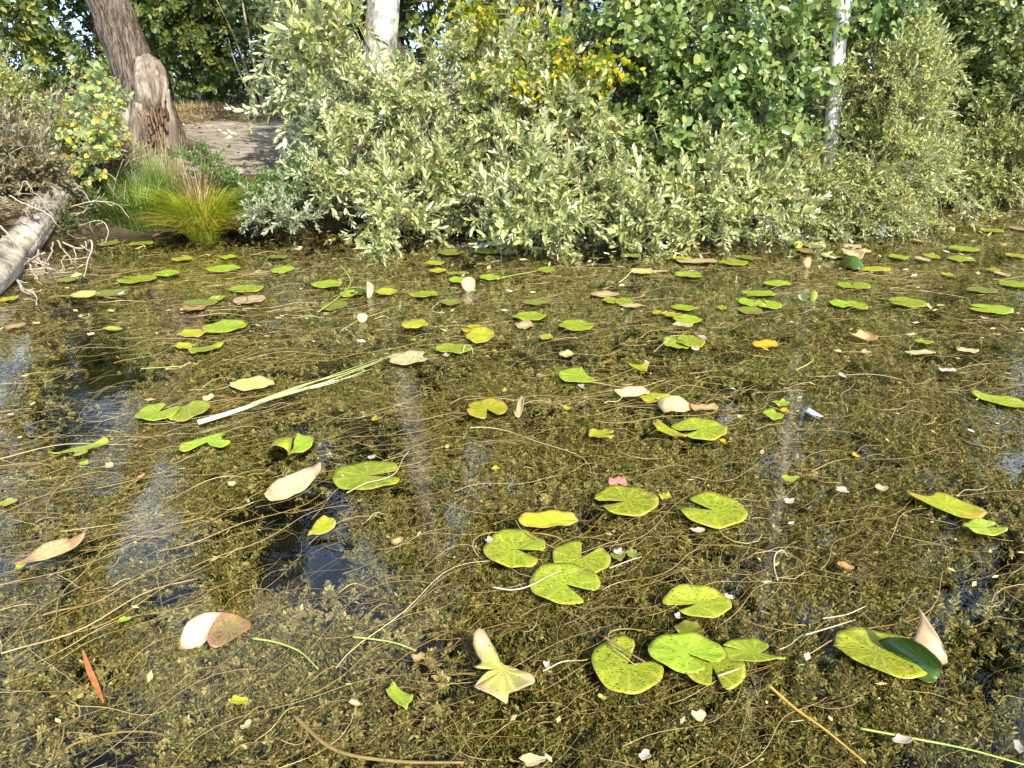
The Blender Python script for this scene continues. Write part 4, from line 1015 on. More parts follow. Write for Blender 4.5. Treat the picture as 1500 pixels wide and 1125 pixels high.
# ------------------------------------------------------------------ lily pads
M_pad = {
    'g': pad_mat('lily_pad_green', (.225, .30, .022), (.29, .365, .03), edge=(.33, .38, .035), slit=.5, edge_at=1.05),
    'gs': pad_mat('lily_pad_speckled', (.245, .30, .022), (.31, .36, .03), edge=(.38, .37, .04), slit=1.0, edge_at=1.0, spots=.4),
    'yg': pad_mat('lily_pad_yellowing', (.30, .36, .02), (.42, .43, .03), edge=(.45, .34, .05), slit=.35, edge_at=.85, transl=.25),
    'y': pad_mat('lily_pad_yellow', (.55, .50, .02), (.66, .50, .03), edge=(.60, .28, .03), slit=.1, edge_at=.8, transl=.3),
    'pale': pad_mat('lily_pad_bleached', (.55, .55, .20), (.66, .62, .34), edge=(.50, .40, .20), slit=.15, edge_at=.8, transl=.25),
    'd': pad_mat('lily_pad_sunken', (.13, .19, .025), (.21, .26, .035), edge=(.2, .18, .04), slit=.5, spots=.5, edge_at=.8, wet=.5),
    'dark': pad_mat('lily_pad_shaded_side', (.045, .10, .015), (.08, .15, .02), edge=(.08, .12, .02), slit=.4, wet=.3, transl=.3, under=(.06, .12, .02)),  # dark copy for turned-up leaf sides, their shade put into the colour
    'p': pad_mat('lily_pad_pink', (.48, .42, .19), (.54, .47, .24), edge=(.42, .29, .16), slit=.15, edge_at=.55, spots=.4, vein=.7, under=(.55, .40, .30)),
    'pw': pad_mat('lily_pad_white_pink', (.68, .60, .46), (.56, .50, .18), edge=(.40, .24, .14), slit=.3, edge_at=.85, vein=.8, spots=.6, under=(.55, .45, .2)),
    'py': pad_mat('lily_pad_yellow_pink', (.55, .56, .13), (.50, .48, .11), edge=(.50, .37, .20), slit=.1, spots=.5, edge_at=.92, vein=1.0, transl=.25),
    't': pad_mat('leaf_tan', (.40, .28, .12), (.52, .40, .18), edge=(.30, .17, .07), slit=.15, edge_at=.7, spots=.3, vein=.4),
    'o': pad_mat('leaf_orange', (.46, .27, .10), (.54, .34, .12), edge=(.36, .17, .06), slit=.0, edge_at=.7, vein=.4),
    'w': pad_mat('petal_white', (.52, .48, .40), (.46, .39, .29), slit=0, vein=.2, transl=.3),
    'beige': pad_mat('lily_pad_beige', (.46, .43, .20), (.54, .48, .24), edge=(.42, .28, .16), slit=.15, edge_at=.9, spots=.4, vein=.8, under=(.4, .3, .18)),
    'sunk': pad_mat('lily_pad_rotting', (.34, .29, .08), (.20, .14, .06), edge=(.30, .15, .09), slit=.6, edge_at=.75, spots=.8, vein=.8),
    'rose': pad_mat('pad_rose', (.55, .22, .18), (.60, .34, .24), edge=(.5, .2, .17), slit=.1, vein=.8),
}
GROUPS = {}
def pad(x, y, w, h, notch, mat, label, name='lily_pad', cat='lily pad', gap=16, cut=None, bites=(), dome=0., tilt=None, fold=None, lift=.010, seed=None, wav=.0045, group='lily pads floating on the pond', lobe=.9, outline=None):
    """one floating leaf: a disc with the split of a water-lily leaf, sized on the water from the photo"""
    seed = seed if seed is not None else int(x * 13 + y * 7) % 9973
    g = np.random.default_rng(seed)
    c_ = P(x, y, .006)
    yt, yb = P(x, y - h / 2)[1], P(x, y + h / 2)[1]
    rx, ry = w / 2 * S(c_), (yt - yb) / 2
    c_[1] = (yt + yb) / 2
    n, m = 56, 7
    if notch is None:
        th = np.linspace(0, 2 * math.pi, n)
    else:
        # notch direction is given on the picture; gap is its half width
        th = np.linspace(R(notch + gap), R(notch + 360 - gap), n)
    r = np.ones(n)
    k = th / 1.0
    for f_ in (2, 3, 5, 9):
        r += g.normal(0, .020 / f_ ** .3) * np.sin(f_ * k + g.random() * 6.28)
    if notch is not None:
        e_ = np.minimum(th - th[0], th[-1] - th) / R(24)
        r *= lobe + (1 - lobe) * np.clip(e_, 0, 1) ** .5
        r *= np.where(e_ < .12, .93, 1)
    for (ba, bw, bd) in bites:
        dd = np.abs((th - R(ba) + math.pi) % (2 * math.pi) - math.pi)
        r *= 1 - bd * np.clip(1 - (dd / R(bw)) ** 2, 0, 1)
    if cut:
        for ca, co_ in (cut if isinstance(cut[0], (tuple, list)) else (cut,)):
            cs = np.cos(th - R(ca)); r = np.where(cs > 1e-3, np.minimum(r, np.where(cs > 1e-3, co_ / np.maximum(cs, 1e-3), 9)), r)
    U, Vv = np.cos(th) * r, np.sin(th) * r
    if outline is not None:
        ol = smooth_path(np.array([(a, b, 0) for a, b in outline + outline[:1]]), n); U, Vv = ol[:, 0], ol[:, 1]
    else:
        U *= 2 / (U.max() - U.min()) if notch is None and not cut else 1; 
    s_ = np.linspace(0, 1, m + 1)
    uu = s_[:, None] * U[None]; vv = s_[:, None] * Vv[None]
    rr = np.sqrt(uu ** 2 + vv ** 2)
    z = wav * (np.sin(th * 3 + g.random() * 6)[None] * rr ** 2 + .6 * np.sin(th * 7 + g.random() * 6)[None] * rr ** 3) + .004 * rr ** 2
    X, Y = uu * rx, vv * ry
    if dome: z = z + dome * (1 - rr ** 2)
    if tilt:                                            # (direction on the picture, height at that rim)
        q_ = (uu * math.cos(R(tilt[0])) + vv * math.sin(R(tilt[0])) + 1) * .5
        z = z + tilt[1] * np.clip(q_, 0, 1.2)
        if len(tilt) > 2: z = z + tilt[2] * (uu * -math.sin(R(tilt[0])) + vv * math.cos(R(tilt[0]))) ** 2
    if fold:                                            # (direction, offset of crease, angle up, roll)
        ca, off, up_ = R(fold[0]), fold[1], R(fold[2])
        q_ = uu * math.cos(ca) + vv * math.sin(ca) - off
        over = np.clip(q_, 0, None)
        a_ = np.clip(over / .18, 0, 1) * up_
        L_ = over * (abs(math.cos(ca)) * rx + abs(math.sin(ca)) * ry)
        sh = over * (np.cos(a_) - 1)
        X = X + sh * math.cos(ca) * rx; Y = Y + sh * math.sin(ca) * ry; z = z + L_ * np.sin(a_)
    V = np.stack([X, Y, z], -1).reshape(-1, 3)
    i = np.arange(m)[:, None] * n + np.arange(n - 1)[None]
    Q = np.stack([i, i + n, i + n + 1, i + 1], -1).reshape(-1, 4)
    Q = Q[Q[:, 0] >= n]                                 # centre fan
    T = [(0, n + j, n + j + 1) for j in range(n - 1)]
    uv = np.stack([uu.ravel(), vv.ravel()], -1)
    o = mesh_np(name, V, Q, T, mat=M_pad[mat], smooth=True, uv=uv)
    o.location = (float(c_[0]), float(c_[1]), lift)
    md = o.modifiers.new('thickness', 'SOLIDIFY'); md.thickness = .0012; md.offset = -1
    return tag(o, label, cat, group)

# the large ones in the near half
for a, kw in (
    ((538, 701, 102, 44, 8, 'g', 'large clean green pad crossed by one pale strand, beside the open water'), dict(gap=14)),
    ((918, 738, 94, 44, 192, 'gs', 'large flecked green pad next to the small rose pad, split opening to one side'), dict(gap=14)),
    ((1046, 752, 98, 50, 150, 'gs', 'large flecked heart-shaped pad lying alone between rose pad and white flecks'), dict(gap=17)),
    ((755, 807, 93, 56, -24, 'gs', 'flecked green pad with a dried bud on its rim, below the narrow tilted pad'), dict(gap=14, lift=.006)),
    ((852, 822, 86, 54, 62, 'gs', 'upper of two overlapping flecked pads, split pointing away from the viewer'), dict(gap=22, lift=.009)),
    ((828, 863, 104, 62, -42, 'gs', 'lower of two overlapping flecked pads, split towards the viewer, most heavily nibbled'), dict(gap=15, lift=.016)),
    ((802, 769, 88, 18, None, 'yg', 'narrow tilted yellow-green pad seen nearly edge-on above the flecked pads'), dict(tilt=(90, .02))),
    ((1022, 889, 102, 40, 205, 'gs', 'flecked pad with its back half raised and its front edge under water'), dict(gap=18, fold=(90, .2, 20))),
    ((1010, 920, 44, 20, None, 'd', 'small sunken olive pad under the front edge of the half-raised pad'), dict(lift=-.004)),
    ((920, 979, 106, 84, 38, 'gs', 'broad flecked olive pad with a stick across it, split towards the back'), dict(gap=26, lift=.008, lobe=.8)),
    ((1006, 966, 114, 56, -55, 'g', 'smooth green pad lying on top of its neighbour near the torn forked pad'), dict(gap=10, lift=.020)),
    ((1045, 982, 92, 70, -95, 'gs', 'green pad half covered by the smooth pad, with a white stick on it'), dict(gap=12, lift=.010)),
    ((1103, 961, 84, 40, -8, 'g', 'torn forked pad whose long tail points away from the smooth overlapping pads'), dict(outline=[(-1, .3), (-.5, .75), (.1, .95), (.5, .75), (.62, .25), (.2, -.2), (.6, -.45), (1.05, -.55), (.5, -.75), (-.3, -.9), (-.9, -.6)], lift=.014)),
    ((1390, 745, 94, 42, None, 'yg', 'bright yellow-green four-cornered pad beside a small split pad'), dict(outline=[(-1, .85), (-.2, .75), (.1, .9), (.6, .35), (1.0, -.35), (.75, -.85), (.2, -.9), (-.35, -.3)])),
    ((1445, 777, 62, 22, 20, 'gs', 'small narrow split pad next to the bright four-cornered pad'), dict(gap=14)),
    ((713, 602, 62, 29, -72, 'yg', 'round yellow-green pad with ragged split, next to the curled pinkish leaf'), dict(gap=18, bites=((175, 16, .15), (100, 20, .08)))),
    ((846, 553, 56, 26, None, 'g', 'green pad with one side cut away to a hooked point, alone in mid pond'), dict(outline=[(-1, 0), (-.8, .5), (-.3, .85), (.25, .95), (.4, .5), (.6, -.1), (1.1, -.65), (.4, -.9), (-.4, -.8), (-.85, -.45)])),
    ((1027, 632, 80, 31, 208, 'gs', 'olive flecked pad with split, overlapping nothing, beside its half-sunken neighbour'), dict(gap=12)),
    ((981, 632, 42, 26, None, 'yg', 'half-sunken pad scrap against the olive flecked pad'), dict(outline=[(-1, .7), (-.6, .95), (.1, .1), (1, -.8), (.4, -1), (-.5, -.4), (-.95, .1)])),
    ((963, 584, 52, 15, None, 'yg', 'low yellow-green pad behind the raised pale yellow pad'), dict(bites=((60, 25, .2),), lift=.004)),
    ((988, 598, 48, 22, None, 'pale', 'raised pale yellow pad arched up like a cushion'), dict(dome=.045, bites=((95, 10, .2),))),
    ((926, 580, 52, 9, None, 'pale', 'long pale curled pad edge beside the low yellow-green pad'), dict(tilt=(90, .02))),
    ((1032, 602, 42, 6, None, 't', 'thin tan curled leaf edge by the raised pale yellow pad'), dict(tilt=(90, .015))),
    ((882, 639, 40, 14, -5, 'yg', 'small bright wedge-split pad in mid pond facing the wrapper'), dict(gap=14)),
    ((230, 608, 62, 26, 70, 'g', 'plain green heart-shaped pad beside the white end of the cut reed'), dict(gap=18, lift=.014)),
    ((275, 607, 60, 26, None, 'gs', 'flecked pad partly under the heart-shaped pad at the white reed end'), dict(lift=.006, bites=((120, 18, .2),), tilt=(30, .02))),
    ((302, 651, 68, 32, None, 'g', 'bat-winged green pad torn through the middle, below the cut reed'), dict(outline=[(-1, -.4), (-.5, .25), (.05, .7), (.35, .95), (.5, .35), (.7, .1), (1, .0), (.75, -.55), (.2, -.3), (.0, -.05), (-.5, -.8), (-.85, -.85)])),
    ((113, 661, 66, 24, None, 'g', 'ragged green pad strip with a stub on its side, by itself'), dict(outline=[(-1, -.8), (-.4, .0), (.3, .5), (.9, 1), (1, .5), (.45, .0), (.6, -.5), (.2, -.95), (-.05, -.35), (-.6, -.75)])),
    ((430, 721, 70, 38, None, 'beige', 'pinkish tan curled pad tilted up out of the open water'), dict(outline=[(-1, -.8), (-.85, -.1), (-.3, .5), (.4, .85), (.95, .8), (1, .3), (.6, -.6), (.1, -.8), (-.5, -.9)], tilt=(70, .045, .02))),
    ((472, 783, 36, 22, None, 'yg', 'small bright yellow half-round leaf raised over the dark open water'), dict(outline=[(-1, -.9), (-.85, 0), (-.4, .75), (.3, .95), (.95, .6), (1, 0), (.2, -.5)], tilt=(90, .03))),
    ((75, 822, 90, 28, None, 't', 'long tan curled dying pad with a notched rim near the photo edge'), dict(outline=[(-1, -.9), (-.7, -.2), (-.3, .5), (.2, .7), (.55, .75), (.65, .95), (1, .8), (.7, .1), (.1, -.4), (-.5, -.75)], tilt=(80, .05))),
    ((584, 1023, 44, 36, None, 'g', 'small plain green cut leaf piece, alone near the torn yellow-pink pad'), dict(outline=[(-1, .5), (-.5, .95), (.1, .5), (.95, -.05), (.75, -.75), (.4, -.95), (-.3, -.4)], lift=.004)),
    ((368, 568, 64, 13, None, 'py', 'long pale yellow-pink pad just behind the cut reed'), dict(tilt=(90, .02))),
    ((597, 527, 60, 20, None, 'pale', 'pale yellow pad with a bent white stalk at the tip of the cut reed'), dict(bites=((20, 20, .25), (200, 14, .15)))),
    ((1122, 508, 38, 9, None, 'y', 'orange-yellow oval pad in the reflection strip of the white trunk'), dict(tilt=(90, .012))),
    ((1263, 496, 38, 13, None, 't', 'pinkish brown curled dead leaf farther out than the wrapper'), dict(outline=[(-1, .5), (-.4, .2), (.3, .9), (.9, .4), (1, -.6), (.2, -.9), (-.5, -.3)], tilt=(90, .02))),
    ((992, 504, 40, 18, None, 'gs', 'flecked pad at the log side of an overlapping pair near a white fleck'), dict(lift=.006)),
    ((1012, 503, 44, 17, 170, 'gs', 'flecked pad at the birch side of an overlapping pair near a white fleck'), dict(lift=.012, gap=10)),
    ((845, 479, 55, 15, 3, 'g', 'green oval pad with a thin split, midway between the thicket and the cut pad'), dict(gap=6)),
    ((776, 466, 52, 12, -8, 'g', 'clean green oval pad lying over a pinkish pad'), dict(gap=6, lift=.012)),
    ((768, 477, 28, 11, None, 'p', 'small pinkish pad peeping out under a clean green oval pad'), dict(lift=.004)),
    ((607, 480, 40, 13, None, 'yg', 'bright yellow raised pad on two short stalks'), dict(lift=.022, dome=.015)),
    ((703, 497, 42, 16, None, 'yg', 'yellow-green pad tilted up towards the thicket, between two green pads'), dict(tilt=(70, .03))),
    ((664, 513, 54, 15, 8, 'g', 'green split pad under a looped white stalk'), dict(gap=6)),
    ((692, 484, 38, 11, 150, 'yg', 'small pointed yellow-green pad behind the tilted one'), dict(gap=18)),
    ((328, 483, 66, 14, None, 'g', 'green pad overlapped by a long stalk, largest of four leaning together'), dict(tilt=(60, .02))),
    ((280, 492, 44, 9, None, 'yg', 'yellow-green strip of pad leading up to the green pad with the stalk'), dict(tilt=(60, .012))),
    ((268, 509, 34, 8, None, 'yg', 'narrow pointed yellowish pad joined end to end with a fresher one'), {}),
    ((297, 513, 46, 15, None, 'g', 'boat-shaped green pad joined end to end with a narrow yellowish one'), dict(outline=[(-1, -.1), (-.3, .2), (.4, .7), (1, .9), (.8, 0), (.2, -.8), (-.5, -.9)])),
    ((1468, 590, 64, 30, None, 'gs', 'olive speckled pad with a split side, at the photo edge beyond the wrapper'), dict(outline=[(-1, .6), (-.6, .95), (.1, .5), (.6, .35), (1, -.3), (.9, -.85), (.2, -.75), (-.6, -.1)])),
    ((936, 542, 30, 14, None, 'yg', 'small triangular yellow-green pad with a white fleck at its corner'), dict(outline=[(-1, .8), (0, .75), (1, .7), (.8, -.2), (.5, -1), (-.3, -.1)])),
    ((905, 710, 27, 15, -80, 'rose', 'tiny rose pad with a pale split behind the large flecked pad'), dict(gap=12)),
    ((1133, 611, 28, 13, None, 'g', 'small green leaf piece with a bitten side, nearest the wrapper'), dict(bites=((180, 25, .4),))),
    ((1145, 593, 25, 9, None, 'g', 'small saddle-shaped green leaf piece just behind the bitten one'), dict(bites=((95, 30, .45),))),
    ((905, 815, 22, 13, None, 'd', 'tiny sunken green leaf next to the overlapping flecked pads'), dict(lift=.002)),
    ((927, 812, 20, 12, None, 'd', 'tiny dark sunken leaf beside a white petal'), dict(lift=.001)),
    ((975, 731, 18, 9, None, 'yg', 'tiny yellow-green leaf touching the large flecked pad beside the rose one'), {}),
): pad(*a, **kw)

# the far half
for x, y, w, h, no, m, lab in (
    (1112, 432, 50, 9, 195, 'g', 'flat green pad at the back of a clump of four'),
    (1096, 445, 26, 12, None, 'g', 'rounded green pad on the log side of a clump of four'),
    (1126, 448, 38, 14, 100, 'g', 'largest pad in a clump of four, nearest the white trunk reflection'),
    (1100, 457, 36, 12, None, 'd', 'sunken olive pad at the front of a clump of four'),
    (1140, 417, 42, 8, None, 'g', 'clean narrow green pad a little behind the clump of four'),
    (1252, 420, 48, 11, 80, 'g', 'green pad with a dent at the back, lying alone past the white trunk reflection'),
    (1232, 447, 30, 11, None, 'g', 'smaller half of a touching pair of green pads past the trunk reflection'),
    (1256, 449, 28, 13, 150, 'g', 'rounder half of a touching pair of green pads past the trunk reflection'),
    (1331, 445, 54, 15, 165, 'g', 'green pad with a torn pointed flap, between touching pair and photo edge'),
    (1454, 455, 62, 15, 150, 'g', 'large clean green pad near the photo edge on the birch side'),
    (1487, 418, 40, 12, 150, 'g', 'green pad cut by the photo edge on the birch side'),
    (1440, 427, 44, 9, None, 'd', 'dull sunken pad behind the large clean pad'),
    (1003, 453, 40, 8, None, 'g', 'edge-on green pad at the back of a heap of small pads'),
    (988, 464, 28, 8, None, 'yg', 'small yellowish pad in the middle of a heap of small pads'),
    (1007, 470, 42, 13, 150, 'gs', 'flecked pad lying on the front of a heap of small pads'),
    (1001, 478, 30, 7, None, 'pale', 'whitish underside of a pad in front of the heap of small pads'),
    (963, 460, 16, 5, None, 'yg', 'tiny yellow-green pad beside the heap of small pads'),
    (895, 442, 24, 9, None, 'g', 'smaller of two green pads lying among pink pads'),
    (914, 444, 28, 10, 160, 'g', 'larger of two green pads lying among pink pads'),
    (886, 433, 44, 8, None, 'p', 'pink pad behind two touching green pads'),
    (926, 450, 40, 5, None, 'p', 'thin pink pad in front of two touching green pads'),
    (1010, 404, 40, 9, -10, 'g', 'green pad alone in front of the low bright willow'),
    (1075, 386, 44, 9, 120, 'g', 'green pad at the end of a pink strip near the low bright willow'),
    (1096, 379, 26, 6, None, 'd', 'dull pad behind the green pad near the low bright willow'),
    (1022, 384, 62, 7, None, 'p', 'long pinkish pad strip near the low bright willow'),
    (940, 399, 32, 9, None, 'py', 'small folded yellow and pink pad in front of the low bright willow'),
    (620, 433, 44, 9, None, 'g', 'pointed green pad lying alone near the upright pink leaf'),
    (565, 429, 34, 10, None, 'yg', 'yellow-green pad beside the upright yellow leaf'),
    (510, 432, 26, 10, None, 'g', 'light green pad next to a dark one by the upright yellow leaf'),
    (524, 430, 22, 9, None, 'dark', 'dark green pad between a light green pad and the upright yellow leaf'),
    (671, 412, 28, 9, None, 'g', 'green pad touching the upright pink leaf'),
    (717, 408, 32, 8, None, 'g', 'green pad at the end of a long floating stalk'),
    (641, 398, 28, 6, None, 'yg', 'yellow pad just in front of another, below the trailing willow tips'),
    (636, 387, 30, 6, None, 'yg', 'yellow-green pad closest to the trailing willow tips'),
    (670, 402, 34, 5, None, 'd', 'dull brownish-green pad behind the upright pink leaf'),
    (800, 397, 28, 8, None, 'g', 'green pad just in front of the willow stems that stand in water'),
    (715, 370, 40, 8, None, 'g', 'green pad on the log side of the pink pad under the willow'),
    (745, 371, 34, 7, None, 'p', 'pink pad between green ones under the willow'),
    (740, 358, 36, 6, None, 'g', 'green pad behind the pink pad under the willow'),
    (762, 366, 30, 6, None, 'd', 'shaded pad beside the pink pad under the willow'),
    (660, 371, 40, 9, None, 'd', 'dull sunken pad in the shade near the trailing willow tips'),
    (785, 445, 44, 7, None, 'd', 'sunken yellowish-green pad under a thin floating stalk'),
    (660, 445, 30, 8, None, 'd', 'sunken mossy pad in mid pond near a blue gap'),
    (478, 418, 48, 11, 5, 'g', 'green pad crossed by a long grass blade'),
    (488, 450, 38, 14, None, 'd', 'dull pad pinned under a bent yellow-green stalk'),
    (198, 411, 54, 12, 168, 'g', 'bright clean pad with split tip, biggest near the log branches'),
    (242, 402, 40, 9, 185, 'g', 'smaller clean green pad just behind the biggest pad near the log branches'),
    (163, 431, 48, 12, 20, 'd', 'olive pad joined to a withered whitish one'),
    (122, 433, 42, 10, None, 'py', 'withered whitish pad joined to an olive one'),
    (325, 395, 50, 10, None, 'g', 'green pad with an upright stalk in front of it'),
    (359, 425, 50, 12, 215, 'g', 'green pad right behind the round pink pad'),
    (364, 441, 46, 13, None, 'p', 'round pink pad with a yellow middle'),
    (290, 446, 52, 12, None, 'd', 'green pad under a tan pad, beside the round pink pad'),
    (281, 453, 36, 10, None, 't', 'tan dying pad lying on a green one, near the round pink pad'),
    (316, 439, 22, 8, None, 'g', 'small oval pad between the tan pad and the round pink pad'),
    (205, 358, 34, 6, None, 'g', 'light green pad in front of the bright grass clump'),
    (157, 358, 30, 7, None, 'd', 'dull pad in front of the dead twigs under the sapling'),
    (297, 349, 28, 5, None, 'yg', 'thin pale pad under the sedge tussock'),
    (265, 381, 30, 6, None, 'yg', 'yellow-green pad with a grass blade standing beside it'),
    (333, 378, 26, 5, None, 'g', 'narrow pad behind the pad with the upright stalk'),
    (405, 378, 30, 5, None, 'd', 'dull thin pad in the shade before the low dusty willow branch'),
    (413, 397, 34, 10, None, 'g', 'green pad ringed by blue reflection'),
    (230, 343, 34, 6, None, 'd', 'shaded pad touching the bank grass'),
    (95, 412, 26, 7, None, 'd', 'sunken dull pad among the log branch tips'),
    (10, 440, 22, 9, None, 'yg', 'yellowish pad cut by the photo edge below the log'),
    (20, 480, 24, 10, None, 't', 'brown round pad near the photo edge below the log'),
    (1192, 361, 34, 8, None, 'g', 'green pad at the foot of the white trunk reflection'),
    (1182, 369, 24, 8, None, 't', 'tan pad overlapping the green one at the foot of the trunk reflection'),
    (1222, 376, 36, 7, 90, 'g', 'green pad with a short stalk just past the foot of the trunk reflection'),
    (1283, 396, 48, 8, None, 'yg', 'yellow-green pad with a wavy rim beside the domed dark pad'),
    (1318, 378, 26, 7, None, 'g', 'small green pad behind the wavy-rimmed one'),
    (1367, 377, 20, 8, None, 'yg', 'bright yellow-green pad touching a pinkish curled leaf'),
    (1353, 381, 18, 7, None, 'p', 'pinkish curled leaf touching a bright yellow-green pad'),
    (1413, 366, 44, 8, 160, 'g', 'split green pad, back one of two in the open water past the thicket'),
    (1410, 381, 38, 8, None, 'g', 'plain green pad, front one of two in the open water past the thicket'),
    (1457, 397, 22, 5, None, 'g', 'small raised green pad on a thin stalk, beside a pinkish scrap'),
    (1470, 403, 16, 8, None, 'p', 'pinkish pale scrap of leaf beside the small raised pad'),
    (1390, 404, 14, 6, None, 'yg', 'tiny yellow-green leaf in front of the two open-water pads'),
    (1439, 427 + 26, 2, 2, None, 'g', ''),
    (1372, 328, 32, 6, None, 'g', 'far green pad below the waterline bush'),
    (1352, 309, 30, 4, None, 'g', 'farthest thin pad under the waterline bush'),
    (1322, 345, 24, 6, None, 'd', 'dull small pad farther out from the small-leaved willow'),
    (1347, 354, 14, 5, None, 't', 'tiny tan pad near the small-leaved willow'),
    (1455, 339, 32, 6, None, 'g', 'far light green pad towards the photo edge'),
    (1493, 336, 18, 8, None, 't', 'tan pad cut by the photo edge at the far water'),
    (1490, 376, 24, 7, None, 'yg', 'yellowish pad cut by the photo edge, in line with the open-water pair'),
    (1250, 362, 26, 6, None, 'pale', 'pale pad with a pointed tip past the trunk reflection'),
    (1268, 369, 18, 6, None, 'py', 'thin pale yellow leaf touching the pointed pale pad'),
    (1430, 331, 20, 4, None, 'd', 'dull far pad next to the far light green one'),
    (1420, 556 - 40, 30, 7, None, 'pale', 'long pale floating leaf sliver past the pinkish brown dead leaf'),
    (1350, 519, 46, 6, None, 'pale', 'pale broken reed piece past the pinkish brown dead leaf'),
    (1355, 503, 26, 6, None, 'g', 'small light green sliver behind the pale broken reed piece'),
    (1390, 545, 24, 5, None, 'w', 'whitish leaf sliver nearer than the pale broken reed piece'),
    (820, 612 - 70, 0, 0, None, 'g', ''),
    (690, 690 - 70, 0, 0, None, 'g', ''),
    (995, 380, 40, 5, None, 'yg', 'thin yellowish pad under the low bright willow'),
    (925, 376, 26, 6, None, 'd', 'shaded sunken pad beneath the low bright willow'),
    (1058, 468 - 15, 16, 5, None, 'g', 'tiny green pad between the heap and the clump of four'),
    (830, 495 + 26, 22, 9, None, 'pale', 'small pale torn leaf beside a straw'),
    (800, 496, 20, 8, None, 'yg', 'tiny yellow-green pad in front of the green oval pads'),
    (660, 402 + 30, 0, 0, None, 'g', ''),
):
    if w > 4: pad(x, y, w, h, no, m, lab, gap=8 if h < 16 else 14, wav=.003)

# raised, folded and upright leaves
def upright(x, yb, w, h, mat, label, lean=.25, bend=.3, yaw=0., name='lily_pad'):
    b = P(x, yb, .0); s_ = S(b); g = np.random.default_rng(int(x))
    n, m = 30, 8
    th = np.linspace(0, 2 * math.pi, n); U = np.cos(th) * (1 + .06 * np.sin(3 * th)); W = np.sin(th)
    q = np.linspace(0, 1, m + 1)[:, None]
    u, v = q * U, q * W
    hh = h * s_ / math.cos(PITCH)
    X = u * w / 2 * s_; Z = (v + .92) * hh / 2; Yd = bend * hh * (u ** 2) * .6 + lean * Z + .0
    c_, sn = math.cos(yaw), math.sin(yaw)
    V = np.stack([X * c_ - Yd * sn, X * sn + Yd * c_, Z], -1).reshape(-1, 3)
    i = np.arange(m)[:, None] * n + np.arange(n - 1)[None]
    Q = np.stack([i, i + n, i + n + 1, i + 1], -1).reshape(-1, 4)[n - 1:]
    T = [(0, n + j, n + j + 1) for j in range(n - 1)]
    o = mesh_np(name, V, Q, T, M_pad[mat], smooth=True, uv=np.stack([u.ravel(), v.ravel()], -1))
    o.location = b
    md = o.modifiers.new('thickness', 'SOLIDIFY'); md.thickness = .0015
    return tag(o, label, 'lily pad', 'lily leaves standing out of the water')
upright(688, 427, 22, 20, 'p', 'pink lily leaf standing upright and mirrored in the water', .3, .2, .35)
upright(539, 437, 13, 24, 'pale', 'narrow pale yellow lily leaf standing upright and mirrored below', .1, .5, -.3)
upright(530, 472, 16, 12, 'pale', 'small whitish-green leaf edge standing up beside a straw', .5, .3)
upright(1183, 393, 15, 16, 't', 'brown pointed leaf cone standing in the trunk reflection', .2, .5)
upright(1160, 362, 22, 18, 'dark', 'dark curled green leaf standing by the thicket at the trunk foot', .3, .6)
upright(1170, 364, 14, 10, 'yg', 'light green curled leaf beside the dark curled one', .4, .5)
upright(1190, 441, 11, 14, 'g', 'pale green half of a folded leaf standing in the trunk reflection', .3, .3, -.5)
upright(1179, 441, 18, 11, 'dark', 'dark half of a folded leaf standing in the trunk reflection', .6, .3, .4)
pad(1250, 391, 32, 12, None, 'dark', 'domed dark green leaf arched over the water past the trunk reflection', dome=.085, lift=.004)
pad(1250, 378, 30, 8, None, 'p', 'crumpled pinkish white leaf behind the domed dark one', name='dead_leaf', cat='leaf', tilt=(90, .04, .03))
pad(1355, 384 + 34, 0.1, 0.1, None, 'g', '') if False else None

# the big pad with half of it folded up
root = thing('lily_pad', 'big flecked pad with one half folded up, dark inside, near the lower photo corner', 'lily pad', P(1300, 965))
def part_pad(x, y, w, h, mat, nm, **kw):
    o = pad(x, y, w, h, None, mat, None, name=nm, cat=None, group=None, **kw)
    o.parent = root; o.location = o.location - root.location
    return o
part_pad(1290, 965, 120, 72, 'gs', 'flat_half', outline=[(-1, .35), (-.75, .8), (-.3, 1), (.35, .95), (1.0, .5), (1.05, -.2), (.8, -.85), (.25, -1), (-.35, -.7), (-.8, -.2)], lift=.014)
fp = [[P(1283, 940, .012), P(1300, 965, .012), P(1330, 985, .012), P(1357, 999, .012), P(1368, 999, .012)],
      [P(1298, 934, .03), P(1318, 955, .02), P(1345, 975, .018), P(1364, 990, .016), P(1374, 994, .014)],
      [P(1320, 934, .06), P(1340, 948, .055), P(1358, 962, .05), P(1372, 976, .045), P(1379, 984, .03)],
      [P(1338, 938, .10), P(1352, 946, .10), P(1366, 957, .09), P(1376, 967, .08), P(1381, 975, .06)]]
def grid_mesh(name, rows, mat, parent, origin, n=14):
    rows = np.array([smooth_path(r_, n) for r_ in rows]); k = rows.shape[0]
    cols = np.stack([smooth_path(rows[:, j], n) for j in range(n)], 1)
    u, v = np.meshgrid(np.linspace(-.8, .8, n), np.linspace(-.8, .8, n))
    i = (np.arange(n - 1)[:, None] * n + np.arange(n - 1)[None]).ravel()
    o = mesh_np(name, (cols - origin).reshape(-1, 3), np.stack([i, i + 1, i + n + 1, i + n], -1), mat=mat, parent=parent, smooth=True, uv=np.stack([u.ravel(), v.ravel()], -1))
    md = o.modifiers.new('thickness', 'SOLIDIFY'); md.thickness = .0015
    return o
O_ = np.array(root.location)
grid_mesh('folded_half', fp, M_pad['dark'], root, O_)  # its dark green carries the shade on the raised half
rim = [fp[3], [p_ + np.array([.035 * (1 - i / 5), .02 * (1 - i / 6), .045 * (1 - i / 5)]) for i, p_ in enumerate(fp[3])]]
rim[1][0] = rim[1][0] + np.array([-.02, .02, .03])
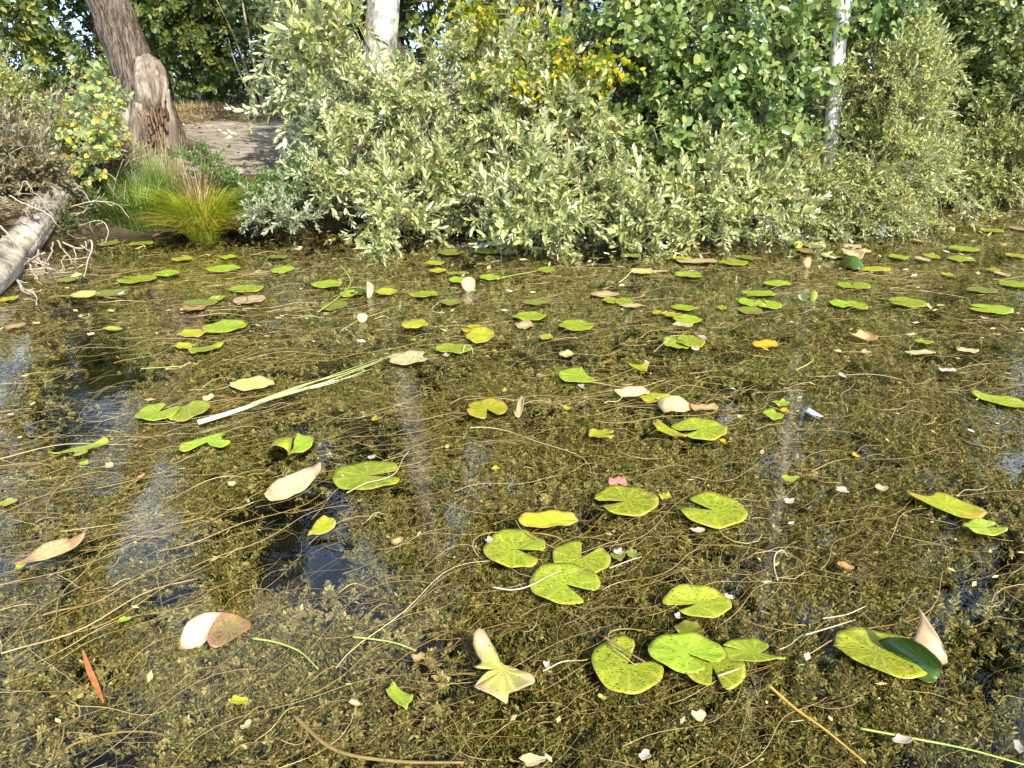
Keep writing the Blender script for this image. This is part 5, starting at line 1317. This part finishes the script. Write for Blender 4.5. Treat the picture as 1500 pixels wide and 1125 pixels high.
grid_mesh('curled_rim', [rim[0], [(a + b) / 2 + np.array([.01, 0, 0]) for a, b in zip(*rim)], rim[1]], M_pad['o' if False else 'p'], root, O_)

# pad rolled up over a dark hollow beside the open water
root = thing('lily_pad', 'green pad rolled up on one side over a dark hollow at the open water', 'lily pad', P(425, 655))
part_pad(440, 656, 34, 32, 'g', 'flat_half', outline=[(-.75, .95), (.1, .9), (.8, .45), (1, -.1), (.7, -.55), (.0, -.8), (-.6, -1), (-.55, -.3), (-.8, .4)], lift=.012)
O_ = np.array(root.location)
grid_mesh('rolled_half', [[P(424, 668, .012), P(427, 655, .03), P(428, 645, .035), P(430, 640, .016)], [P(419, 658, .05), P(420, 650, .062), P(420, 643, .055), P(421, 640, .02)],
                          [P(404, 652, .055), P(408, 648, .05), P(410, 644, .04), P(411, 641, .014)], [P(394, 657, .012), P(396, 653, .012), P(399, 648, .012), P(402, 645, .01)]], M_pad['yg'], root, O_)

# white-pink raised pad and the torn yellow-pink pad
root = thing('lily_pad', 'white and pink dying pad raised on its rim, with yellow inside, near the orange reed', 'lily pad', P(315, 925))
O_ = np.array(root.location)
grid_mesh('pale_half', [[P(264, 952, .004), P(280, 950, .01), P(296, 944, .01), P(303, 936, .02)], [P(264, 936, .03), P(280, 930, .035), P(298, 925, .03), P(308, 920, .025)],
                        [P(272, 915, .05), P(288, 908, .055), P(304, 905, .05), P(318, 906, .035)], [P(284, 903, .055), P(298, 898, .06), P(312, 897, .055), P(328, 897, .04)]], M_pad['pw'], root, O_)
grid_mesh('sunken_half', [[P(303, 936, .018), P(308, 946, .008), P(318, 948, .003), P(330, 943, .002)], [P(308, 920, .023), P(320, 928, .008), P(336, 934, .003), P(350, 930, .002)],
                          [P(318, 906, .033), P(332, 910, .012), P(350, 917, .004), P(366, 920, .002)], [P(328, 897, .036), P(344, 899, .018), P(358, 905, .008), P(368, 913, .003)]], M_pad['sunk'], root, O_)
pad(737, 994, 92, 78, None, 'py', 'torn yellow pad with pink tips, nearest the viewer in the middle',
    outline=[(-.9, -.65), (-.5, -.15), (-.3, .02), (-.6, .12), (-.95, .15), (-.7, .35), (-1, .7), (-.6, .98), (-.35, .9), (-.2, .5), (.0, .2), (.35, .08), (.8, -.3), (1.0, -.55), (.6, -.85), (.2, -.7), (.1, -.95), (-.4, -.9)], wav=.02, lift=.016, tilt=(90, .015))

# ------------------------------------------------------------------ single fallen leaves, petals and scraps
for x, y, w, h, m, lab in (
    (10, 740, 24, 14, 'yg', 'yellow leaf cut by the photo edge, above the long tan pad'),
    (28, 834, 16, 10, 'yg', 'small yellow-green leaf tip against the long tan curled pad'),
    (780, 1119, 40, 16, 'pale', 'pale tan leaf cut by the bottom photo edge'),
    (1240, 834, 24, 11, 'o', 'small orange-tan leaf between wrapper and the big folded pad'),
    (1024, 1054, 22, 16, 'pale', 'pale yellow-green leaf in front of the overlapping smooth pads'),
    (348, 1031, 28, 13, 'yg', 'bright yellow bitten leaf in front of the white-pink pad'),
    (360, 1068, 14, 13, 'pale', 'small pale yellow leaf just in front of the bright bitten one'),
    (612, 968, 20, 11, 't', 'small yellow-tan leaf behind the cut green leaf piece'),
    (520, 1036, 22, 7, 't', 'small brown oval leaf beside the cut green leaf piece'),
    (582, 797, 18, 10, 't', 'small tan leaf between the raised yellow leaf and the flecked pads'),
    (180, 913, 20, 8, 'g', 'small pale green leaf behind the orange reed'),
    (158, 686, 14, 7, 'pale', 'small pale leaf beside the ragged green strip'),
    (122, 662 + 20, 12, 6, 'g', 'tiny green leaf just in front of the ragged green strip'),
    (163, 484, 28, 6, 'yg', 'slim yellow leaf on the blue reflection below the log'),
    (303, 586, 16, 10, 'pale', 'pale yellow scrap above the white reed end'),
    (740, 1004 - 60 + 60 + 118, 0, 0, 'w', ''),
    (1235, 722, 20, 8, 'w', 'white petal between wrapper and the four-cornered pad'),
    (1157, 738, 16, 6, 'w', 'white oval petal in line with the white trunk reflection'),
    (1022, 781, 22, 6, 'w', 'white shred touching the large heart-shaped pad'),
    (1322, 1089, 30, 12, 'w', 'white crumpled petals near the lower photo corner'),
    (1494, 1100, 14, 16, 'w', 'white flower scrap cut by the photo edge'),
    (945, 1112, 18, 14, 'w', 'white flower scrap near the bottom photo edge'),
    (801, 979, 9, 8, 'w', 'tiny white flower beside the broad flecked pad'),
    (993, 907, 8, 7, 'w', 'tiny white flower against the half-raised pad'),
    (907, 813, 14, 9, 'w', 'white petal next to the overlapping flecked pads'),
    (1018, 993, 12, 9, 'w', 'whitish bud scrap lying on the overlapping smooth pads'),
    (1068, 879, 14, 7, 'w', 'pale scrap behind the half-raised pad'),
    (716, 796, 11, 9, 'w', 'dried whitish bud on the rim of the flecked pad'),
    (1158, 705, 26, 7, 'g', 'slim pale green leaf beside the white oval petal'),
    (1293, 719, 18, 9, 'p', 'pinkish crumpled leaf between white petal and four-cornered pad'),
    (1235, 553, 11, 6, 'w', 'white scrap farther out than the wrapper'),
    (852, 569, 10, 5, 'w', 'white fleck in front of the hooked green pad'),
    (948, 535, 8, 7, 'w', 'white fleck on the corner of the triangular pad'),
    (1030, 497, 12, 5, 'w', 'white fleck on the birch side of the flecked pair'),
    (1019, 514, 12, 4, 'w', 'white fleck in front of the flecked pair'),
    (653, 523, 10, 4, 'w', 'white fleck in front of the pad with the looped stalk'),
    (544, 674, 12, 6, 'w', 'cream scrap behind the large clean pad'),
    (1440, 306, 11, 8, 'w', 'white lump at the far waterline under the bush'),
    (1225, 600 + 9, 0, 0, 'w', ''),
    (830, 601, 10, 5, 'yg', 'tiny yellow leaf in mid pond near the small wedge-split pad'),
    (726, 690, 13, 6, 'yg', 'tiny bright yellow leaf behind the overlapping flecked pads'),
    (739, 575, 8, 5, 'yg', 'tiny yellow bud behind the ragged round pad'),
    (548, 617, 9, 8, 'yg', 'tiny yellow leaf in front of the cut reed'),
    (1270, 500 + 18, 14, 6, 'pale', 'pale oval leaf just in front of the pinkish brown dead leaf'),
    (1229, 517, 12, 4, 'pale', 'pale sliver beside the curled green stalk'),
    (1150, 590 + 14, 12, 5, 'y', 'tiny yellow leaf by the bitten green leaf piece'),
    (1060, 650, 10, 6, 'y', 'tiny orange-yellow leaf in front of the olive flecked pad'),
    (1255, 671, 12, 7, 'y', 'tiny yellow leaf nearer than the wrapper'),
    (1180, 652, 0, 0, 'w', ''),
    (882, 1027, 12, 6, 'yg', 'tiny yellow leaf in front of the broad flecked pad'),
    (330, 748 + 10, 0, 0, 'w', ''),
    (205, 702, 10, 8, 'o', 'tiny orange leaf in front of the ragged green strip'),
    (338, 713, 12, 6, 'pale', 'cream scrap beside the tilted pinkish pad'),
):
    if w > 1: pad(x, y, w, h, None, m, lab, name='petal' if m == 'w' else 'fallen_leaf', cat='petal' if m == 'w' else 'leaf', bites=((x * 7 % 360, 40, .3), (x * 7 % 360 + 130 + y % 50, 34, .35), (x * 7 % 360 + 235 + y % 30, 28, .25)), tilt=(x % 180, .006, .002), lift=.007, group='fallen leaves and petals on the pond', wav=.0008)
pad(760, 608, 16, 22, None, 'p', 'curled pinkish fallen leaf beside the ragged round pad', name='fallen_leaf', cat='leaf', outline=[(-1, -.9), (-.5, -.2), (-.2, .5), (.5, 1), (1, .4), (.6, -.4), (-.1, -.8)], tilt=(90, .04, .02))

# ------------------------------------------------------------------ floating reeds, stalks and the wrapper
M_reed = plain_mat('cut_reed', (.34, .42, .10), (.50, .55, .22), 8, .45, .4)
M_reedw = plain_mat('reed_white_base', (.62, .64, .38), (.76, .76, .55), 8, .5, .4)
r0 = P(290, 618, .02)
root = thing('cut_reed', 'long cut reed with a white base and fanned green blades lying on the weed', 'reed', r0)
o_ = np.array(r0)
v, q, tt = tube(smooth_path([P(290, 619, .02), P(330, 607, .024), P(380, 590, .024), P(440, 568, .02)], 20), [.011, .010, .008, .005], 10)
MB().add(v, q, tt).build('stalk', M_reedw, root, smooth=True, origin=o_)
for pts, wd, m in (([(370, 592), (440, 566), (510, 545), (590, 515)], .022, M_reed), ([(380, 590), (450, 570), (530, 540), (560, 528)], .020, M_reed), ([(360, 597), (430, 574), (500, 556), (545, 540)], .018, M_reedw), ([(390, 587), (460, 560), (520, 538), (572, 520)], .012, M_reed), ([(340, 604), (420, 578), (470, 566), (500, 558)], .018, M_reedw), ([(400, 584), (470, 562), (500, 556), (540, 546)], .014, M_reed)):
    p_ = smooth_path([P(x, y, .022 + .012 * rng.random()) for x, y in pts], 16)
    v, q = ribbons(p_[None], (wd * np.linspace(1, .15, 16))[None])
    MB().add(v, q).build('blade', m, root, smooth=True, origin=o_)
def floater(name, label, cat, pts, rad, mat, z=.012, flat=False, group=None):
    if mat in (M_wst, M_gst) and not flat: rad *= .7
    p_ = smooth_path([P(a[0], a[1], a[2] if len(a) > 2 else z) for a in pts], 24)
    mb = MB()
    if flat:
        v, q = ribbons(p_[None], (rad * 2 * np.sin(np.linspace(.25, 3.0, 24)))[None]); mb.add(v, q)
    else:
        v, q, tt = tube(p_, [rad, rad * .6], 8); mb.add(v, q, tt)
    o = mb.build(name, mat, None, smooth=True, origin=p_[0]); o.location = p_[0]
    return tag(o, label, cat, group, 'thing')
M_orange = plain_mat('orange_reed', (.30, .09, .03), (.50, .19, .06), 30, .5)
M_amber = plain_mat('amber_stalk', (.42, .22, .04), (.62, .38, .08), 14, .45)
M_gst = plain_mat('green_stalk', (.20, .28, .05), (.38, .44, .10), 10, .45)
M_wst = plain_mat('whitish_stalk', (.36, .29, .18), (.55, .47, .34), 14, .5)
M_bst = plain_mat('brown_stalk', (.13, .09, .03), (.24, .17, .06), 14, .5)
floater('reed_blade', 'short orange reed blade slanting in the weed near the white-pink pad', 'reed', [(121, 952), (130, 980), (141, 1005), (152, 1029)], .007, M_orange, flat=True)
floater('stalk', 'straight amber stalk running towards the bottom edge beside the overlapping pads', 'stalk', [(1125, 1003), (1165, 1038), (1210, 1070), (1268, 1118)], .0035, M_amber)
floater('stalk', 'green bent stalk trailing from the white-pink pad', 'stalk', [(370, 935), (405, 941), (440, 955), (466, 980)], .004, M_gst)
floater('stalk', 'thick brown-green stalk along the bottom photo edge', 'stalk', [(430, 1048), (490, 1098), (580, 1115), (680, 1117)], .005, M_bst, z=.004)
floater('stalk', 'thin curled yellow-green stalk in the white trunk reflection', 'stalk', [(1166, 542), (1184, 533), (1191, 526), (1185, 516)], .005, M_gst, z=.02)
floater('floating_grass', 'bright green grass blade floating near the cut green leaf piece', 'grass', [(517, 933), (545, 936), (580, 942), (609, 953)], .004, M_gst)
floater('floating_grass', 'pale green blade lying across the lower photo corner weed', 'grass', [(1260, 1067), (1340, 1082), (1420, 1098), (1500, 1120)], .004, M_gst)
floater('floating_grass', 'long yellow-green blade leaning on the dull pad below the log-side thicket', 'grass', [(466, 457), (490, 440), (508, 424), (514, 412, .05), (508, 400, .10), (498, 388, .15)], .005, M_gst, z=.03)
floater('floating_grass', 'straw-green blade passing the small whitish leaf edge', 'grass', [(500, 484), (530, 467), (570, 454)], .004, M_gst)
floater('stalk', 'long floating stalk joining two green pads in front of the thicket', 'stalk', [(728, 409), (752, 403), (775, 399), (790, 396)], .005, M_gst)
floater('floating_grass', 'thin green blade behind the cut reed', 'grass', [(206, 540), (240, 538), (270, 536)], .004, M_gst)
floater('stick', 'pale bent stick poking from under the overlapping flecked pads', 'stick', [(722, 860), (750, 864), (776, 858), (800, 845, .03), (822, 836, .03)], .0035, M_wst, z=.025)
floater('stick', 'whitish straight twig beside the white petal of the flecked pads', 'stick', [(893, 832), (925, 820), (940, 816)], .003, M_wst)
floater('stick', 'white twig lying on the half covered pad', 'stick', [(1052, 990, .03), (1070, 984, .03), (1084, 979, .03)], .003, M_wst)
floater('stick', 'long whitish twig between the amber stalk and the big folded pad', 'stick', [(1180, 930), (1220, 918), (1252, 908)], .003, M_wst)
floater('stick', 'shorter whitish twig just behind the long whitish twig', 'stick', [(1205, 906), (1240, 900), (1268, 888)], .003, M_wst)
floater('stick', 'brown stick lying across the broad flecked pad', 'stick', [(885, 933, .03), (915, 952, .03), (945, 970, .03)], .0035, M_bst)
floater('stalk', 'white looped stalk in mid water in line with the trunk reflection', 'stalk', [(1139, 850), (1134, 830), (1136, 812, .03), (1146, 806, .04), (1154, 815)], .003, M_wst)
floater('stalk', 'pale strand lying over the large clean green pad', 'stalk', [(508, 722, .022), (535, 708, .022), (560, 702, .022), (580, 692, .022), (590, 672, .02), (600, 660)], .003, M_wst, z=.02)
floater('stalk', 'looped white stalk over the green split pad', 'stalk', [(678, 515), (682, 505, .04), (690, 508, .05), (693, 518)], .004, M_wst)
floater('stalk', 'bent white stalk on the pale yellow pad at the reed tip', 'stalk', [(606, 528), (611, 517, .04), (617, 520, .04), (620, 527)], .004, M_wst)
floater('stalk', 'upright thin stalk before the pad near the log-side thicket', 'stalk', [(324, 436, .0), (323, 430, .05), (324, 425, .10), (325, 420, .16)], .005, M_gst)
floater('stalk', 'upright thin stalk from the round pink pad ending in a yellow bud', 'stalk', [(363, 440, .0), (362, 436, .05), (360, 430, .11), (359, 424, .17)], .005, M_gst)
floater('stick', 'straight pale stem standing from the water under the willow', 'stick', [(734, 384, 0), (734, 378, .06), (734, 372, .14), (734, 364, .24)], .005, M_wst)

b = P(1192, 606, .03)
root = thing('wrapper', 'crumpled white wrapper with dark blue print floating on the weed', 'litter', b)
M_wr = plain_mat('wrapper_white', (.74, .76, .82), (.82, .83, .86), 10, .35, .5)
M_wb = plain_mat('wrapper_blue', (.03, .035, .07), (.08, .09, .16), 30, .35, .5)
O_ = np.array(b)
grid_mesh('white_panel', [[P(1178, 603, .03), P(1186, 608, .028), P(1194, 613, .02)], [P(1181, 600, .045), P(1189, 605, .05), P(1198, 609, .04)], [P(1185, 597, .04), P(1193, 602, .045), P(1202, 607, .035)]], M_wr, root, O_, 8)
grid_mesh('blue_side', [[P(1178, 607, .0), P(1186, 611, .0), P(1193, 615, .0)], [P(1178, 603.4, .028), P(1186, 608.4, .026), P(1194, 613.4, .018)]], M_wb, root, O_, 6)
grid_mesh('crumpled_end', [[P(1190, 611, .02), P(1196, 613, .012), P(1201, 613, .008)], [P(1195, 608, .04), P(1199, 611, .025), P(1204, 611, .015)], [P(1199, 606, .035), P(1203, 609, .03), P(1207, 610, .014)]], M_wr, root, O_, 8)
grid_mesh('printed_stripe', [[P(1194, 609, .046), P(1198, 611, .030), P(1203, 612, .018)], [P(1196, 608, .046), P(1200, 610, .032), P(1205, 611, .020)]], M_wb, root, O_, 6)
